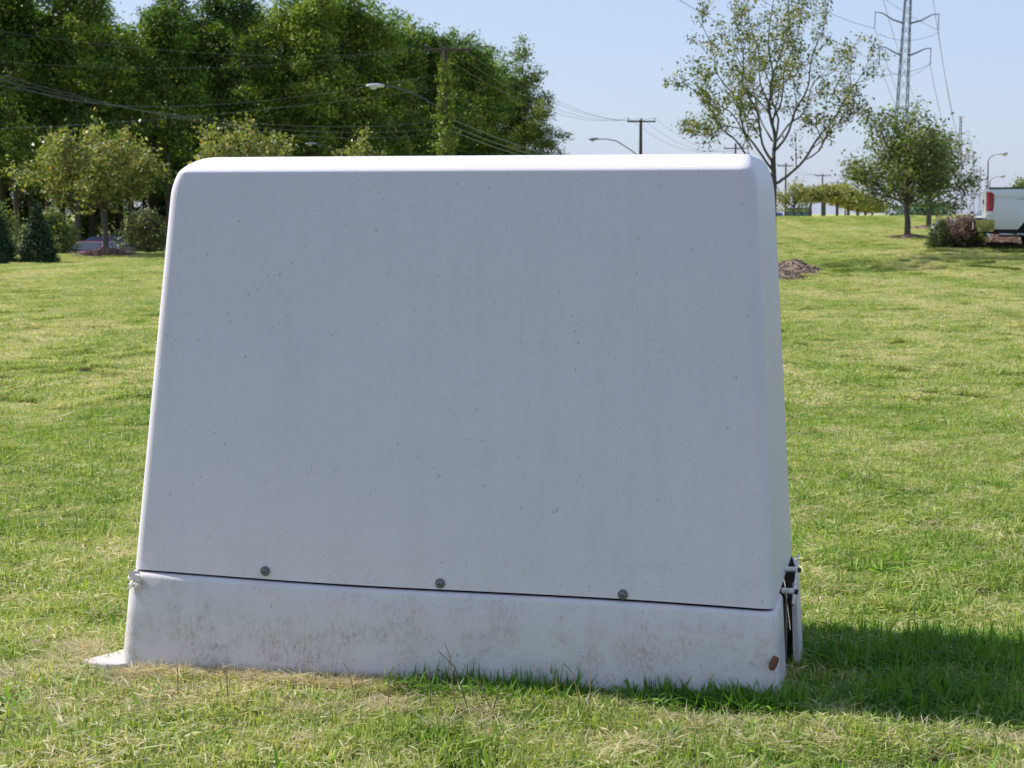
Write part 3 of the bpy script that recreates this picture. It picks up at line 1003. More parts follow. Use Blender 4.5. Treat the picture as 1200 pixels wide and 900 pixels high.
shrub('conical_evergreen', 45, 308, 52.0, 47, 239, M_coni, 51, 'neat dark conical evergreen at the lawn edge, standing whole left of the golden tree', shape='cone', n=9000, size=.075, cat='evergreen')
shrub('conical_evergreen', -3, 309, 51.5, 44, 240, M_coni, 52, 'dark conical evergreen cut by the left edge of the view', shape='cone', n=8000, size=.075, cat='evergreen')
shrub('conical_evergreen', -42, 309, 51, 46, 238, M_coni, 53, 'dark conical evergreen just outside the left edge of the view', shape='cone', n=8000, size=.075, cat='evergreen')
shrub('leafy_shrub', 172, 302, 61, 66, 247, M_pale, 54, 'pale flowering shrub with bare lower stems against the left edge of the cabinet', n=6500, size=.085)
shrub('leafy_shrub', 62, 304, 66, 66, 246, M_green, 55, 'wide dark green shrub between the conical evergreen and the golden tree', n=7500, size=.10)
shrub('leafy_shrub', -12, 304, 68, 90, 236, M_green, 56, 'dark green shrub behind the leftmost conical evergreens', n=6000, size=.10)
shrub('leafy_shrub', 236, 302, 64, 80, 250, M_green, 57, 'dark green shrub hidden behind the left corner of the cabinet', n=4000, size=.10)
# hedge bank in front of the wood
for j, (px, wpx, top) in enumerate(((-60, 120, 205), (30, 110, 215), (118, 100, 222), (205, 110, 212), (290, 110, 210))):
    shrub('undergrowth_shrub', px, 300, 146 + (j % 2) * 3, wpx, top + 8, M_for, 60 + j, 'dark bush by the wood, %s' % ['cut off beyond the left edge of the view', 'behind the whole conical evergreen', 'behind the trunk of the golden tree', 'behind the top left corner of the cabinet', 'hidden behind the left part of the cabinet'][j], 'undergrowth bushes along the foot of the wood', n=9000, size=.22)


def barberry():
    b = P(1118, 292, 39); o = empty('barberry_bush', (b.x, b.y, tz(b.x, b.y)))
    tag(o, 'low bush, green at left and dusty pink purple at right, beside the pickup bumper', 'bush')
    rg = np.random.default_rng(9); rr = random.Random(9)
    st = MB(); pts = []; tint = []
    W2 = 31 * 39 / FPX; H = P(1118, 247, 39).z - o.location.z
    for k in range(210):
        a = rr.uniform(0, 6.28); e = rr.uniform(.05, 1.3)
        d = Vector((math.cos(a) * math.cos(e) ** .6 * W2 * 1.05, math.sin(a) * math.cos(e) * W2, math.sin(e) * H * .98))
        ln = rr.uniform(.8, 1.06)
        tip = d * ln
        md = d * .5 + Vector((rr.uniform(-.04, .04), rr.uniform(-.04, .04), .06))
        s0 = Vector((d.x * .15, d.y * .15, 0))
        st.tube([s0, md, tip], [.007, .005, .003], 3, cap=False)
        for t in np.linspace(.35, 1.0, 11):
            q = s0.lerp(md, t * 2) if t < .5 else md.lerp(tip, t * 2 - 1)
            m_ = 9
            pts.append(np.array(q) + rg.normal(size=(m_, 3)) * .028)
            green = 1 / (1 + math.exp((q.x + .16 + .25 * (q.z / H - .4)) * 14))
            base = .12 if rg.random() < green else (.72 if q.z > H * .35 else .40)
            tint.append(np.full(m_, base) + rg.normal(size=m_) * .14)
    st.build('stem', M_bark2, o)
    Pn = np.concatenate(pts); Pn[:, 2] = np.maximum(Pn[:, 2], .01)
    link('foliage', crown_mesh('foliage', Pn, rg.uniform(.025, .055, len(Pn)), M_purple, np.clip(np.concatenate(tint), 0, 1)), o)


barberry()
shrub('ground_cover_shrub', 1141, 292, 39.6, 22, 276, M_ivy, 71, 'very low bright green shrub under the pickup bumper', n=1600, size=.05)


# ------------------------------------------------------------ mulch
M_mulch = nmat('mulch', rough=.95, spec=.1)
L(M_mulch, mix(M_mulch, noise(M_mulch, 14, 5, .75), (.11, .08, .06), (.46, .36, .28)), bs(M_mulch).inputs['Base Color'])
M_mulchd = nmat('dark_mulch', rough=.95, spec=.1)
L(M_mulchd, mix(M_mulchd, noise(M_mulchd, 14, 5, .75), (.04, .024, .018), (.16, .10, .075)), bs(M_mulchd).inputs['Base Color'])
M_chip = leaf_mat('mulch_chip', [(0, (.08, .05, .035)), (.5, (.26, .19, .145)), (1, (.52, .43, .35))], 0, .8)


def mulch(name, px, py, Y, wpx, h, mat, seed, label, nchip=1400):
    b = P(px, py, Y); R = wpx / 2 * Y / FPX
    rg = np.random.default_rng(seed); rr = random.Random(seed)
    o = empty(name, (b.x, b.y, tz(b.x, b.y))); tag(o, label, 'mulch')
    mb = MB(); rings = []
    ph = [rr.uniform(0, 6) for _ in range(6)]

    def hz(x, y):
        d = math.hypot(x, y) / R
        return h * max(0, 1 - d ** 1.7) * (1 + .18 * math.sin(x * 5 + ph[0]) * math.cos(y * 4 + ph[1]) + .10 * math.sin(x * 13 + ph[2]) + .1 * math.sin(y * 11 + ph[3]))
    nseg = 36
    for k in range(9):
        f = 1.04 - k / 8 * 1.0
        ring = []
        for s in range(nseg):
            a = 2 * math.pi * s / nseg; rad = R * f * (1 + .09 * math.sin(3 * a + ph[4]) + .05 * math.sin(7 * a + ph[5]))
            x, y = math.cos(a) * rad, math.sin(a) * rad
            gz = tz(b.x + x, b.y + y) - o.location.z
            ring.append((x, y, gz + (-.03 if k == 0 else .012 + hz(x, y) + rr.uniform(-.008, .012))))
        rings.append(ring)
    mb.loft(rings, cap=True)
    mb.build('mound', mat, o, smooth=80)
    a = rg.uniform(0, 6.28, nchip); rad = R * 1.08 * np.sqrt(rg.uniform(0, 1, nchip)); X = np.cos(a) * rad; Yy = np.sin(a) * rad
    Zz = np.array([hz(x, y) for x, y in zip(X, Yy)]) + TZ(b.x + X, b.y + Yy) - o.location.z + .02
    co = link('loose_chips', crown_mesh('loose_chips', np.c_[X, Yy, Zz], rg.uniform(.03, .10, nchip), M_chip, rg.uniform(0, 1, nchip), up=2.0, aspect=.35), o)
    co['kind'] = 'stuff'
    return o


mulch('mulch_mound', 921, 326, 37, 92, .28, M_mulch, 1, 'brown bark mulch mound around the open-crowned tree beside the cabinet', 2600)
mulch('mulch_ring', 1062, 281, 54, 52, .09, M_mulch, 2, 'flat bark mulch ring under the bushy green tree', 1500)
mulch('mulch_ring', 1085, 267, 68, 40, .14, M_mulch, 3, 'bark mulch under the second green tree, behind the nearer ring', 900)
mulch('mulch_mound', 124, 303, 56.5, 80, .20, M_mulchd, 4, 'reddish brown mulch mound around the golden green tree at the left', 1800)
mulch('mulch_bed', 1175, 291, 39.2, 66, .10, M_mulch, 5, 'leaf-strewn mulch bed along the grass edge under the pickup', 2600)
mulch('mulch_bank', 1205, 296, 42.5, 150, .50, M_mulchd, 6, 'dark leaf-strewn bank seen through the gap beneath the pickup', 2600)


# ------------------------------------------------------------ poles, lamps, wires
def attach(px, py, Y): return P(px, py, Y)


def pole(px, top, Y, arms, r=.16, label='', group=None, n_ins=4, ivy=False):
    t = P(px, top, Y); gz = tz(t.x, t.y)
    o = empty('utility_pole', (t.x, t.y, gz)); tag(o, label, 'utility pole', group)
    H = t.z - gz
    mb = MB(); mb.tube([(0, 0, -.3), (0, 0, H * .5), (0, 0, H)], [r * 1.15, r, r * .72], 10); mb.build('pole_shaft', M_pole, o, smooth=60)
    pts = []
    for (lpx, rpx, py) in arms:
        a = P(lpx, py, Y) - o.location; b = P(rpx, py, Y) - o.location
        mb = MB(); mb.box(((a.x + b.x) / 2, -r - .05, (a.z + b.z) / 2), (b.x - a.x, .10, .13)); ar = mb.build('crossarm', M_pole, o, bevel=.01)
        for k in range(n_ins):
            t_ = (k / (n_ins - 1)) if n_ins > 1 else .5
            x = a.x + .08 + (b.x - a.x - .16) * t_
            mb = MB(); mb.tube([(x, -r - .05, a.z + .05), (x, -r - .05, a.z + .16), (x, -r - .05, a.z + .20), (x, -r - .05, a.z + .30)], [.02, .02, .055, .04], 8)
            mb.build('insulator', M_galv, ar, smooth=40)
            pts.append(Vector((x, -r - .05, a.z + .30)) + o.location)
    return o, pts


_wn = [0]


def wire(p0, p1, sag=0.5, label='', group=None, r=.014, n=14, via=None):
    mb = MB(); p0 = Vector(p0); p1 = Vector(p1); pts = []
    for i in range(n + 1):
        t = i / n
        if via is None:
            p = p0.lerp(p1, t) - Vector((0, 0, sag * 4 * t * (1 - t)))
        else:
            v = Vector(via)
            p = p0 * (1 - t) * (1 - 2 * t) + v * 4 * t * (1 - t) + p1 * t * (2 * t - 1)
        pts.append(p)
    mb.tube(pts, r, 4, cap=False)
    mid = pts[0]
    o = mb.build('overhead_wire', M_wire)
    tag(o, label, 'wire', group)
    return o


p1o, A1 = pole(522, 55, 95, [(497, 553, 59)], .17, 'ivy-clad wooden utility pole standing in front of the dark wood')
p2o, A2 = pole(751, 140, 160, [(735, 768, 142.5)], .17, 'bare wooden utility pole with one crossarm standing alone against open sky', n_ins=3)
p3o, A3 = pole(862, 168, 240, [(848, 876, 174), (848, 876, 181)], .17, 'twin-crossarm utility pole seen through the left branches of the open-crowned tree', n_ins=3)
p4o, A4 = pole(921, 191, 296, [(911, 929, 194.5)], .17, 'utility pole just right of the open-crowned tree trunk', n_ins=3)
p5o, A5 = pole(964, 204, 340, [(955, 973, 206)], .18, 'distant utility pole with clear crossarm above the yellowing tree row', n_ins=3)
p6o, A6 = pole(982, 211, 430, [(974, 990, 214)], .19, 'distant utility pole with low crossarm, between the crossarm pole and the bushy tree', n_ins=3)
p7o, A7 = pole(991, 213, 520, [(984, 998, 216)], .2, 'farthest utility pole at the right end of the yellowing tree row', n_ins=2)
off = P(-420, -60, 46)
for k in range(4):
    if k in (0, 3): wire(A1[k], P(-420 + k * 14, 20 - k * 18, 50), 1.3, 'power line leaving the ivy-clad pole for the left, from the %s insulator' % ['leftmost', 'second', 'third', 'rightmost'][k], 'crossarm wires left of the ivy-clad pole', r=.0045)
    wire(A1[k], A2[min(k, 2)], 1.5, 'power line from the %s insulator of the ivy-clad pole to the lone pole' % ['leftmost', 'second', 'third', 'rightmost'][k], 'crossarm wires between the two nearest poles', r=.010)
SPN = ['first span', 'second span', 'third span'] * 3
for k in range(3):
    wire(A2[k], A3[k], 1.6, 'power line from the %s insulator of the lone pole to the twin-crossarm pole' % ['left', 'middle', 'right'][k], 'wires between the second and third poles')
    wire(A3[k], A4[k], 1.0, 'distant wire beyond the twin-crossarm pole, %s, %s of three' % (SPN.pop(0), ['left', 'middle', 'right'][k]), 'wires between the far poles', r=.02)
    wire(A4[k], A5[k], .8, 'distant wire beyond the twin-crossarm pole, %s, %s of three' % (SPN.pop(0), ['left', 'middle', 'right'][k]), 'wires between the far poles', r=.02)
    wire(A5[k], A6[k], .8, 'distant wire beyond the twin-crossarm pole, %s, %s of three' % (SPN.pop(0), ['left', 'middle', 'right'][k]), 'wires between the far poles', r=.02)
Y1 = 94.7
for (py, lx, ly, vx, vy, lab) in ((103, -60, 152, 230, 136, 'single cable rising to the ivy-clad pole from the left just above the lamp arm base'),
                                  (86, -40, 60, 180, 125, 'thin cable sloping across the wood to the ivy-clad pole above the lamp'),):
    wire(P(lx, ly, 60), P(520, py, Y1), 0, lab, via=P(vx, vy, 77), r=.008)
for k, py in enumerate((142, 150, 156)):
    wire(P(-60, 88 - k * 9, 62), P(517, py, Y1), 0, 'telephone cable sagging across the wood to the ivy-clad pole, %s of three' % ['uppermost', 'middle', 'lowest'][k], 'low cables left of the ivy-clad pole', via=P(300, 144.5 + k * 4.5, 82), r=.008)
    wire(P(526, py - 4, Y1), P(750, 190 + k * 3, 160), .9, 'telephone cable falling away right of the ivy-clad pole, %s of three' % ['uppermost', 'middle', 'lowest'][k], 'low cables right of the ivy-clad pole', r=.02)
# ivy on the first pole
rg = np.random.default_rng(12); pts = []
Hp = P(522, 58, 95).z - p1o.location.z
for k in range(560):
    h = rg.uniform(0, .93) ** .85; a = rg.uniform(0, 6.28)
    rad = (.24 + .30 * (1 - h) * rg.random() + (.30 if rg.random() < .12 else 0)) * (1.15 if h < .8 else .8)
    pts.append(np.array([math.cos(a) * rad, math.sin(a) * rad, h * Hp]) + rg.normal(size=(9, 3)) * .09)
pts = np.concatenate(pts)
iv = link('ivy_vine', crown_mesh('ivy_vine', pts, rg.uniform(.09, .2, len(pts)), M_ivy, rg.uniform(0, 1, len(pts)), up=0))
iv.location = p1o.location
tag(iv, 'leafy ivy climbing the wooden utility pole in front of the wood', 'ivy')


M_lampd = nmat('grey_lamp_housing', (.22, .235, .26), .5, .2)


def street_lamp(base, bend, head_a, head_b, label, pole_to_ground=None, r=.035, hs=1.0, hm=None):
    root = empty('street_lamp', pole_to_ground if pole_to_ground is not None else base); tag(root, label, 'street lamp')
    o = root.location
    pts = [Vector(base)] + [Vector(b) for b in bend] + [Vector(head_a)]
    mb = MB(); mb.tube([p - o for p in pts], r, 6)
    mb.build('lamp_arm', M_galv, root, smooth=60)
    if pole_to_ground is not None:
        mb = MB(); mb.tube([Vector((0, 0, 0)), Vector(base) - o], [r * 2.4, r * 1.5], 8); mb.build('lamp_post', M_galv, root, smooth=60)
    a = Vector(head_a) - o; b = Vector(head_b) - o; d = b - a; ln = d.length
    mb = MB(); rg_ = []
    side = Vector((-d.y, d.x, 0)).normalized(); upv = Vector((0, 0, 1))
    for t, ww, hh in ((0, .05, .06), (.12, .10, .10), (.3, .15, .13), (.6, .17, .12), (.88, .14, .09), (1, .05, .04)):
        c_ = a + d * t
        rg_.append([c_ + side * ww * hs * math.cos(q) + upv * (hh * hs * math.sin(q) if math.sin(q) > 0 else .6 * hh * hs * math.sin(q)) for q in [k * math.pi / 6 for k in range(12)]])
    mb.loft(rg_); mb.build('lamp_head', hm or M_lamp, root, smooth=60)
    mb = MB(); c_ = a + d * .6 - upv * .09 * hs
    rg_ = [[c_ + side * ww * hs * math.cos(q) + d.normalized() * ww * 1.6 * hs * math.sin(q) - upv * hh * hs for q in [k * math.pi / 4 for k in range(8)]] for ww, hh in ((.12, -.03), (.11, .04), (.05, .09))]
    mb.loft(rg_); mb.build('lamp_lens', M_pale_glass, root, smooth=60)
    return root


M_pale_glass = nmat('lamp_lens', (.55, .57, .56), .25, 0, .6)
street_lamp(P(519, 129, 94.8), [P(500, 117, 94.2), P(478, 107, 93.6), P(462, 102, 93.2)], P(450, 101, 93), P(429, 100.5, 92.6), 'street lamp with pale head on a rising arm fixed to the ivy-clad pole', r=.04)
street_lamp(P(750, 184, 159.8), [P(738, 175, 159), P(722, 165, 158), P(710, 163, 157.6)], P(702, 163, 157.4), P(690, 163.5, 157), 'street lamp on a curved arm left of the lone pole against the sky', r=.045, hm=M_lampd)
street_lamp(P(398, 190, 100), [P(392, 180, 100), P(382, 171, 99.8)], P(371, 168.5, 99.6), P(358, 168.5, 99.4), 'street lamp head showing just above the cabinet top before the dark wood', pole_to_ground=Vector((P(398, 190, 100).x, 100, tz(P(398, 190, 100).x, 100))), r=.03, hs=.6, hm=M_lampd)
g1 = P(1157, 250, 170)
street_lamp(P(1158, 189, 170), [P(1160, 185, 169.7), P(1165, 181.5, 169.2)], P(1172, 180.5, 168.8), P(1181, 180, 168.2), 'tall thin street lamp behind the pickup tailgate', pole_to_ground=Vector((g1.x, 170, tz(g1.x, 170))), r=.04, hs=1.2, hm=M_lampd)
g2 = P(1158.5, 250, 230)
street_lamp(P(1160, 213, 230), [P(1162, 210, 230), P(1166, 207.5, 229.5)], P(1171, 207, 229), P(1178, 206.5, 228.5), 'lower, farther street lamp behind the pickup bed, beneath the tall one', pole_to_ground=Vector((g2.x, 230, tz(g2.x, 230))), r=.04, hs=1.2, hm=M_lampd)


# ------------------------------------------------------------ pylons
def pylon():
    root = empty('transmission_tower', (0, 0, 0))
    Hh = 37.0
    def hw(z):   # half width
        if z < 9: return 1.25 - .45 * z / 9
        return max(.30, .80 - .42 * (z - 9) / 20)
    for sx_ in (-1, 1):
        for sy in (-1, 1):
            mb = MB(); mb.tube([(sx_ * hw(z), sy * hw(z), z) for z in (0, 9, 16, 24, 31, Hh)], .07, 4, cap=False); mb.build('leg', M_galv, root)
    mb = MB(); z = 0.5
    while z < Hh - 1:
        st = max(1.3, hw(z) * 2.6); z2 = min(Hh, z + st)
        for (a, b) in (((-1, -1), (1, -1)), ((1, -1), (1, 1)), ((1, 1), (-1, 1)), ((-1, 1), (-1, -1))):
            A = (a[0] * hw(z), a[1] * hw(z), z); B = (b[0] * hw(z2), b[1] * hw(z2), z2)
            A2_ = (b[0] * hw(z), b[1] * hw(z), z); B2 = (a[0] * hw(z2), a[1] * hw(z2), z2)
            mb.tube([A, B], .028, 3, cap=False); mb.tube([A2_, B2], .028, 3, cap=False)
        z = z2
    br = mb.build('lattice_bracing', M_galv, root)
    br['kind'] = 'stuff'
    tips = []
    for zc, sp, ri in ((31.2, 3.3, .9), (27.2, 4.15, 1.05), (23.1, 3.35, .75)):
        for s in (-1, 1):
            mb = MB()
            mb.tube([(s * hw(zc) * .9, 0, zc - .4), (s * sp * .45, 0, zc + .05), (s * sp * .75, 0, zc + ri * .75), (s * sp, 0, zc + ri * .9)], [.12, .10, .08, .05], 5)
            ar = mb.build('crossarm', M_galv, root)
            x = s * (sp - .06)
            mb = MB(); pts = [(x, 0, zc + ri * .85 - .12 * k) for k in range(18)]
            mb.tube(pts, [.035 if k % 2 else .075 for k in range(18)], 6); mb.build('insulator', M_galv, ar)
            tips.append(Vector((x, 0, zc + ri * .85 - 2.05)))
    mb = MB(); mb.tube([(-1.4, 0, Hh), (1.4, 0, Hh)], .07, 4); mb.build('top_bar', M_galv, root)
    return root, tips


T0, tips0 = pylon()
pyl = []
def put_pylon(o, px, Y, topy, label, rz=0.0, group=None, lean=0.0):
    p = P(px, topy, Y); gz = -1.3
    s = (p.z - gz) / 37.0
    o.location = (p.x, Y, gz); o.scale = (s, s, s); o.rotation_euler = (0, lean, rz)
    tag(o, label, 'transmission tower', group)
    R = [Vector((t.x * s * math.cos(lean) + t.z * s * math.sin(lean), 0, t.z * s * math.cos(lean) - t.x * s * math.sin(lean))) + Vector(o.location) for t in tips0]
    return R


S1 = put_pylon(T0, 1056, 250, 250 - 36.9 * FPX / 250, 'nearest tall steel lattice transmission tower rising out of the bushy green tree', lean=.034)
o2 = copy_tree(T0); S2 = put_pylon(o2, 1126, 690, 137, 'second lattice transmission tower, faint and much smaller, above the right green tree')
o3 = copy_tree(T0); S3 = put_pylon(o3, 1141, 860, 178, 'third far lattice transmission tower left of the tall street lamp')
o4 = copy_tree(T0); S4 = put_pylon(o4, 1149, 1100, 196, 'smallest lattice transmission tower, close to the pickup tailgate')
for k in range(6):
    wire(S1[k], S2[k], 9, 'power line between the first two transmission towers, from the %s arm' % ['top left', 'top right', 'wide left', 'wide right', 'lowest left', 'lowest right'][k], 'power lines between the first two transmission towers', r=.035, n=24)
lft = [((1034, 0), (1010, -40), (960, -120)), ((1093, 0), (1060, -40), (1000, -130)),
       ((1026, 40), (941, -2), (850, -90)), ((1102, 38), (1000, -30), (900, -150)),
       ((1034, 76), (896, 2), (760, -110)), ((1092, 72), (985, 84), (793, -2))]
for k in range(6):
    a = S1[k]; v, e = lft[k][1], lft[k][2]
    wire(a, P(e[0], e[1], 150), 0, ['power line from the top left arm of the nearest tower', 'power line from the top right arm of the nearest tower', 'power line from the wide left arm of the nearest tower passing above the open-crowned tree',
                                    'power line from the wide right arm of the nearest tower', 'power line from the lowest left arm of the nearest tower crossing behind the open-crowned tree', 'power line sagging from the lowest right arm towards the upper left of the view'][k],
         via=P(v[0], v[1], 200), r=.03, n=20)
# jumper loops
for (k, (x0, y0), (x1, y1), dy, lab) in ((0, (1030, 40), (1101, 38), 12, 'slack jumper cable looping under the wide arms of the nearest tower'), (1, (1034, 76), (1092, 72), 22, 'slack jumper cable looping under the lowest arms of the nearest tower')):
    wire(P(x0, y0, 249.5), P(x1, y1, 249.5), 0, lab, via=P((x0 + x1) / 2, max(y0, y1) + dy * .6, 249), r=.025)


# ------------------------------------------------------------ vehicles
def paint(name, col, rough=.3):
    m = nmat(name, col, rough, 0, .5)
    bs(m).inputs['Coat Weight'].default_value = .6
    bs(m).inputs['Coat Roughness'].default_value = .08
    n = noise(m, 3, 4, .6)
    L(m, mix(m, n, tuple(c * .9 for c in col), col), bs(m).inputs['Base Color'])
    return m


M_wpaint = paint('white_paint', (.72, .74, .74))
M_maroon = paint('maroon_paint', (.14, .012, .03))
M_blue = paint('blue_paint', (.03, .035, .15))
M_chrome = nmat('chrome', (.42, .43, .42), .14, 1.0)
M_red = nmat('tail_lamp_red', (.30, .008, .018), .2, 0, .6)
M_clear = nmat('clear_lens', (.75, .76, .78), .2, 0, .6)
M_decal = nmat('grey_decal', (.30, .31, .33), .5)
L(M_decal, mix(M_decal, noise(M_decal, 9, 5, .8, None, (1, 1, 3)), (.12, .12, .15), (.5, .5, .52)), bs(M_decal).inputs['Base Color'])


def wheel(root, x, y, z, r, wd, s, dup=None):
    if dup is not None:
        c = copy_tree(dup, root); c.location = (x, y, z)
        if s != dup['side']: c.rotation_euler = (0, 0, math.pi)
        return c
    mb = MB(); n = 28
    prf = [(-wd / 2, r * .62), (-wd / 2, r * .9), (-wd * .36, r), (wd * .36, r), (wd / 2, r * .9), (wd / 2, r * .62)]
    mb.loft([[(r_ * math.cos(k * 2 * math.pi / n), yy, r_ * math.sin(k * 2 * math.pi / n)) for k in range(n)] for yy, r_ in prf], cap=False)
    o = mb.build('wheel', M_rubber, root, smooth=40)
    o.location = (x, y, z); o['side'] = s
    mb = MB()
    ys = -wd / 2 * (1)
    mb.loft([[(r_ * math.cos(k * 2 * math.pi / n), yy, r_ * math.sin(k * 2 * math.pi / n)) for k in range(n)] for yy, r_ in ((wd * .1, r * .63), (ys + .01, r * .63), (ys + .035, r * .55), (ys + .05, r * .25), (ys + .005, r * .16), (ys, r * .02))], cap=True)
    mb.build('rim', M_chrome, o, smooth=40)
    return o


def arc(cx, cz, r, a0, a1, n=10):
    return [(cx + r * math.cos(math.radians(a0 + (a1 - a0) * k / n)), cz + r * math.sin(math.radians(a0 + (a1 - a0) * k / n))) for k in range(n + 1)]


def side_panel(mb, poly, y0, y1, bulge=None):
    mb.prism(poly, 1, lambda u, v, t: (u, y0 + (y1 - y0) * t, v))


def pickup(loc, rz):
    root = empty('pickup_truck', loc, rz)
    tag(root, 'white pickup truck with red tail light and chrome bumper, parked at the right edge', 'pickup truck')
    W = .98
    zb, zr = .55, 1.38
    wx, wr = 1.20, .42
    # bed side wall lofted with belly
    for s in (-1, 1):
        mb = MB()
        xs = list(np.linspace(.0, 2.45, 33))
        rows = []
        for x in xs:
            d = abs(x - wx)
            bot = zb if d > .52 else zb - .0 + math.sqrt(max(0, .52 ** 2 - d * d)) * .92 - .0
            bot = max(bot, zb)
            col = []
            yo = 0
            if x < .12: yo = .06 * (1 - x / .12) ** 2          # rounded rear corner
            fl = .035 * max(0, 1 - ((d - .52) / .14) ** 2) if .38 < d < .66 else (.03 if d < .52 else 0)
            for t in (0, .04, .16, .34, .55, .68, .74, .80, .90, .965, 1.0):
                z = bot + (zr - bot) * t
                zz = (z - zb) / (zr - zb)
                yy = W - .05 * (1 - min(1, zz / .35)) ** 2 * 1.2 - (.012 if .70 < zz < .80 else 0) - .035 * max(0, (zz - .90) / .1) ** 2 - .02 * max(0, zz - .5)
                if zz < .35: yy += fl
                yy -= yo
                col.append((x, -s * -1 * yy if False else s * yy, z))
            col += [(x, s * (W - .10), zr), (x, s * (W - .12), zr - .05), (x, s * (W - .13), max(zb + .1, bot))]
            rows.append(col)
        n = len(rows[0]); fs = []
        for a in range(len(rows) - 1):
            for b in range(n):
                q = (a * n + b, (a + 1) * n + b, (a + 1) * n + (b + 1) % n, a * n + (b + 1) % n)
                fs.append(q if s < 0 else q[::-1])
        fs.append(tuple(range(n))); fs.append(tuple((len(rows) - 1) * n + k for k in range(n))[::-1])
        mb.add([p for r_ in rows for p in r_], fs)
        mb.build('bed_side', M_wpaint, root, smooth=38)
        # rail cap
        mb = MB(); mb.box((1.22, s * (W - .075), zr + .012), (2.40, .11, .028)); mb.build('rail_cap', M_rubber, root, bevel=.008)
        # tail light wraps the corner
        mb = MB()
        rgs = []
        for z, k_ in ((.88, .5), (.92, .85), (1.05, 1), (1.2, 1), (1.27, .95), (1.31, .6)):
            rgs.append([(-.012, s * (W - .10), z), (-.018, s * (W - .055), z), (.02 * k_, s * (W - .005), z), (.065 * k_, s * (W + .006), z), (.125 * k_ + .005, s * (W + .004), z), (.125 * k_, s * (W - .06), z), (.02, s * (W - .12), z)])
        mb.loft(rgs); tl = mb.build('tail_light', M_red, root, smooth=50)
        mb = MB()
        rgs = [[(-.016, s * (W - .10), z), (-.022, s * (W - .055), z), (.018 * k_, s * (W - .002), z), (.075 * k_, s * (W + .009), z), (.14 * k_, s * (W + .007), z), (.13 * k_, s * (W - .06), z)] for z, k_ in ((.84, .5), (.87, .8), (.915, .85))]
        mb.loft(rgs); mb.build('reversing_lens', M_clear, tl, smooth=50)
    # tailgate
    mb = MB(); mb.prism([(0, .62), (-.03, .66), (-.035, 1.30), (-.02, 1.37), (.03, 1.38), (.05, .62)], 1, lambda u, v, t: (u, -.83 + 1.66 * t, v)); mb.build('tailgate', M_wpaint, root, bevel=.01)
    mb = MB(); mb.box((-.045, 0, 1.12), (.02, .24, .09)); mb.build('tailgate_handle', M_rubber, root, bevel=.006)
    # bed floor and bulkhead
    mb = MB(); mb.box((1.22, 0, .80), (2.36, 1.7, .05)); mb.box((2.40, 0, 1.05), (.05, 1.7, .6)); mb.build('bed_floor', M_rubber, root)
    # bumper: chrome shell with rounded sides + black step pad
    mb = MB()
    pth = [(.14, -W - .0), (.04, -W - .01), (-.10, -W + .02), (-.20, -W + .12), (-.23, -.4), (-.23, .4), (-.20, W - .12), (-.10, W - .02), (.04, W + .01), (.14, W)]
    rgs = []
    for (x, y) in pth:
        nx_, ny_ = (0, 1 if y > 0 else -1) if x > -.05 else (-1, 0)
        rgs.append([(x - nx_ * .03, y - ny_ * .03, .50), (x - nx_ * .01, y - ny_ * .01, .56), (x + nx_ * .012, y + ny_ * .012, .66), (x + nx_ * .02, y + ny_ * .02, .745), (x - nx_ * .05, y - ny_ * .05, .76), (x - nx_ * .05, y - ny_ * .05, .50)])
    mb.loft(rgs); bm_ = mb.build('rear_bumper', M_chrome, root, smooth=40)
    mb = MB(); mb.box((-.09, 0, .768), (.24, 1.80, .022)); mb.box((-.06, 0, .49), (.30, 1.7, .04)); mb.build('step_pad', M_rubber, bm_, bevel=.006)
    mb = MB(); mb.box((-.245, 0, .62), (.012, .34, .16)); mb.build('licence_plate', M_clear, bm_)
    # exhaust / frame under
    mb = MB(); mb.tube([(.25, -.82, .44), (1.6, -.7, .44)], .045, 8); mb.build('tailpipe', M_chrome, root)
    mb = MB(); mb.box((2.9, .42, .52), (5.2, .10, .16)); mb.box((2.9, -.42, .52), (5.2, .10, .16)); mb.tube([(wx, -.85, .40), (wx, .85, .40)], .08, 8); mb.tube([(4.75, -.85, .40), (4.75, .85, .40)], .07, 8); mb.box((2.2, 0, .56), (4.2, 1.62, .22)); mb.build('chassis', M_rubber, root)
    # cab
    y0 = .93
    mb = MB()
    cabp = [(2.50, .52), (2.50, 1.38), (2.56, 1.44), (2.72, 1.94), (2.84, 1.99), (3.75, 1.99), (3.95, 1.94), (4.45, 1.42), (5.45, 1.30), (5.62, 1.20), (5.66, .62), (5.50, .52)]
    cabp += arc(4.75, .46, .47, 8, 172, 10) + [(4.2, .50)]
    rgs = []
    for yy, inset in ((-1, 1), (-.96, 0), (.96, 0), (1, 1)):
        ring = []
        for (u, v) in cabp:
            tum = max(0, v - 1.38) * .22
            ring.append((u, yy * (W - .015 - tum) , v))
        rgs.append(ring)
    mb.loft(rgs); mb.build('cab_body', M_wpaint, root, smooth=30)
    for s in (-1, 1):
        for poly in ([(2.86, 1.44), (2.92, 1.86), (3.30, 1.89), (3.30, 1.44)], [(3.36, 1.44), (3.36, 1.89), (3.80, 1.88), (4.22, 1.44)]):
            mb = MB(); mb.prism(poly, .01, lambda u, v, t: (u, s * (W - .010 - max(0, v - 1.38) * .22 + t * .8), v)); mb.build('side_window', M_glass, root)
        mb = MB(); mb.box((3.42, s * (W - .005), 1.20), (.16, .03, .035)); mb.build('door_handle', M_rubber, root, bevel=.005)
        mb = MB(); mb.box((4.18, s * (W + .13), 1.50), (.10, .24, .26)); mb.build('wing_mirror', M_rubber, root, bevel=.03)
        mb = MB(); mb.prism([(2.56, 1.50), (2.68, 1.88)], .01, lambda u, v, t: (u, v, t)) if False else None
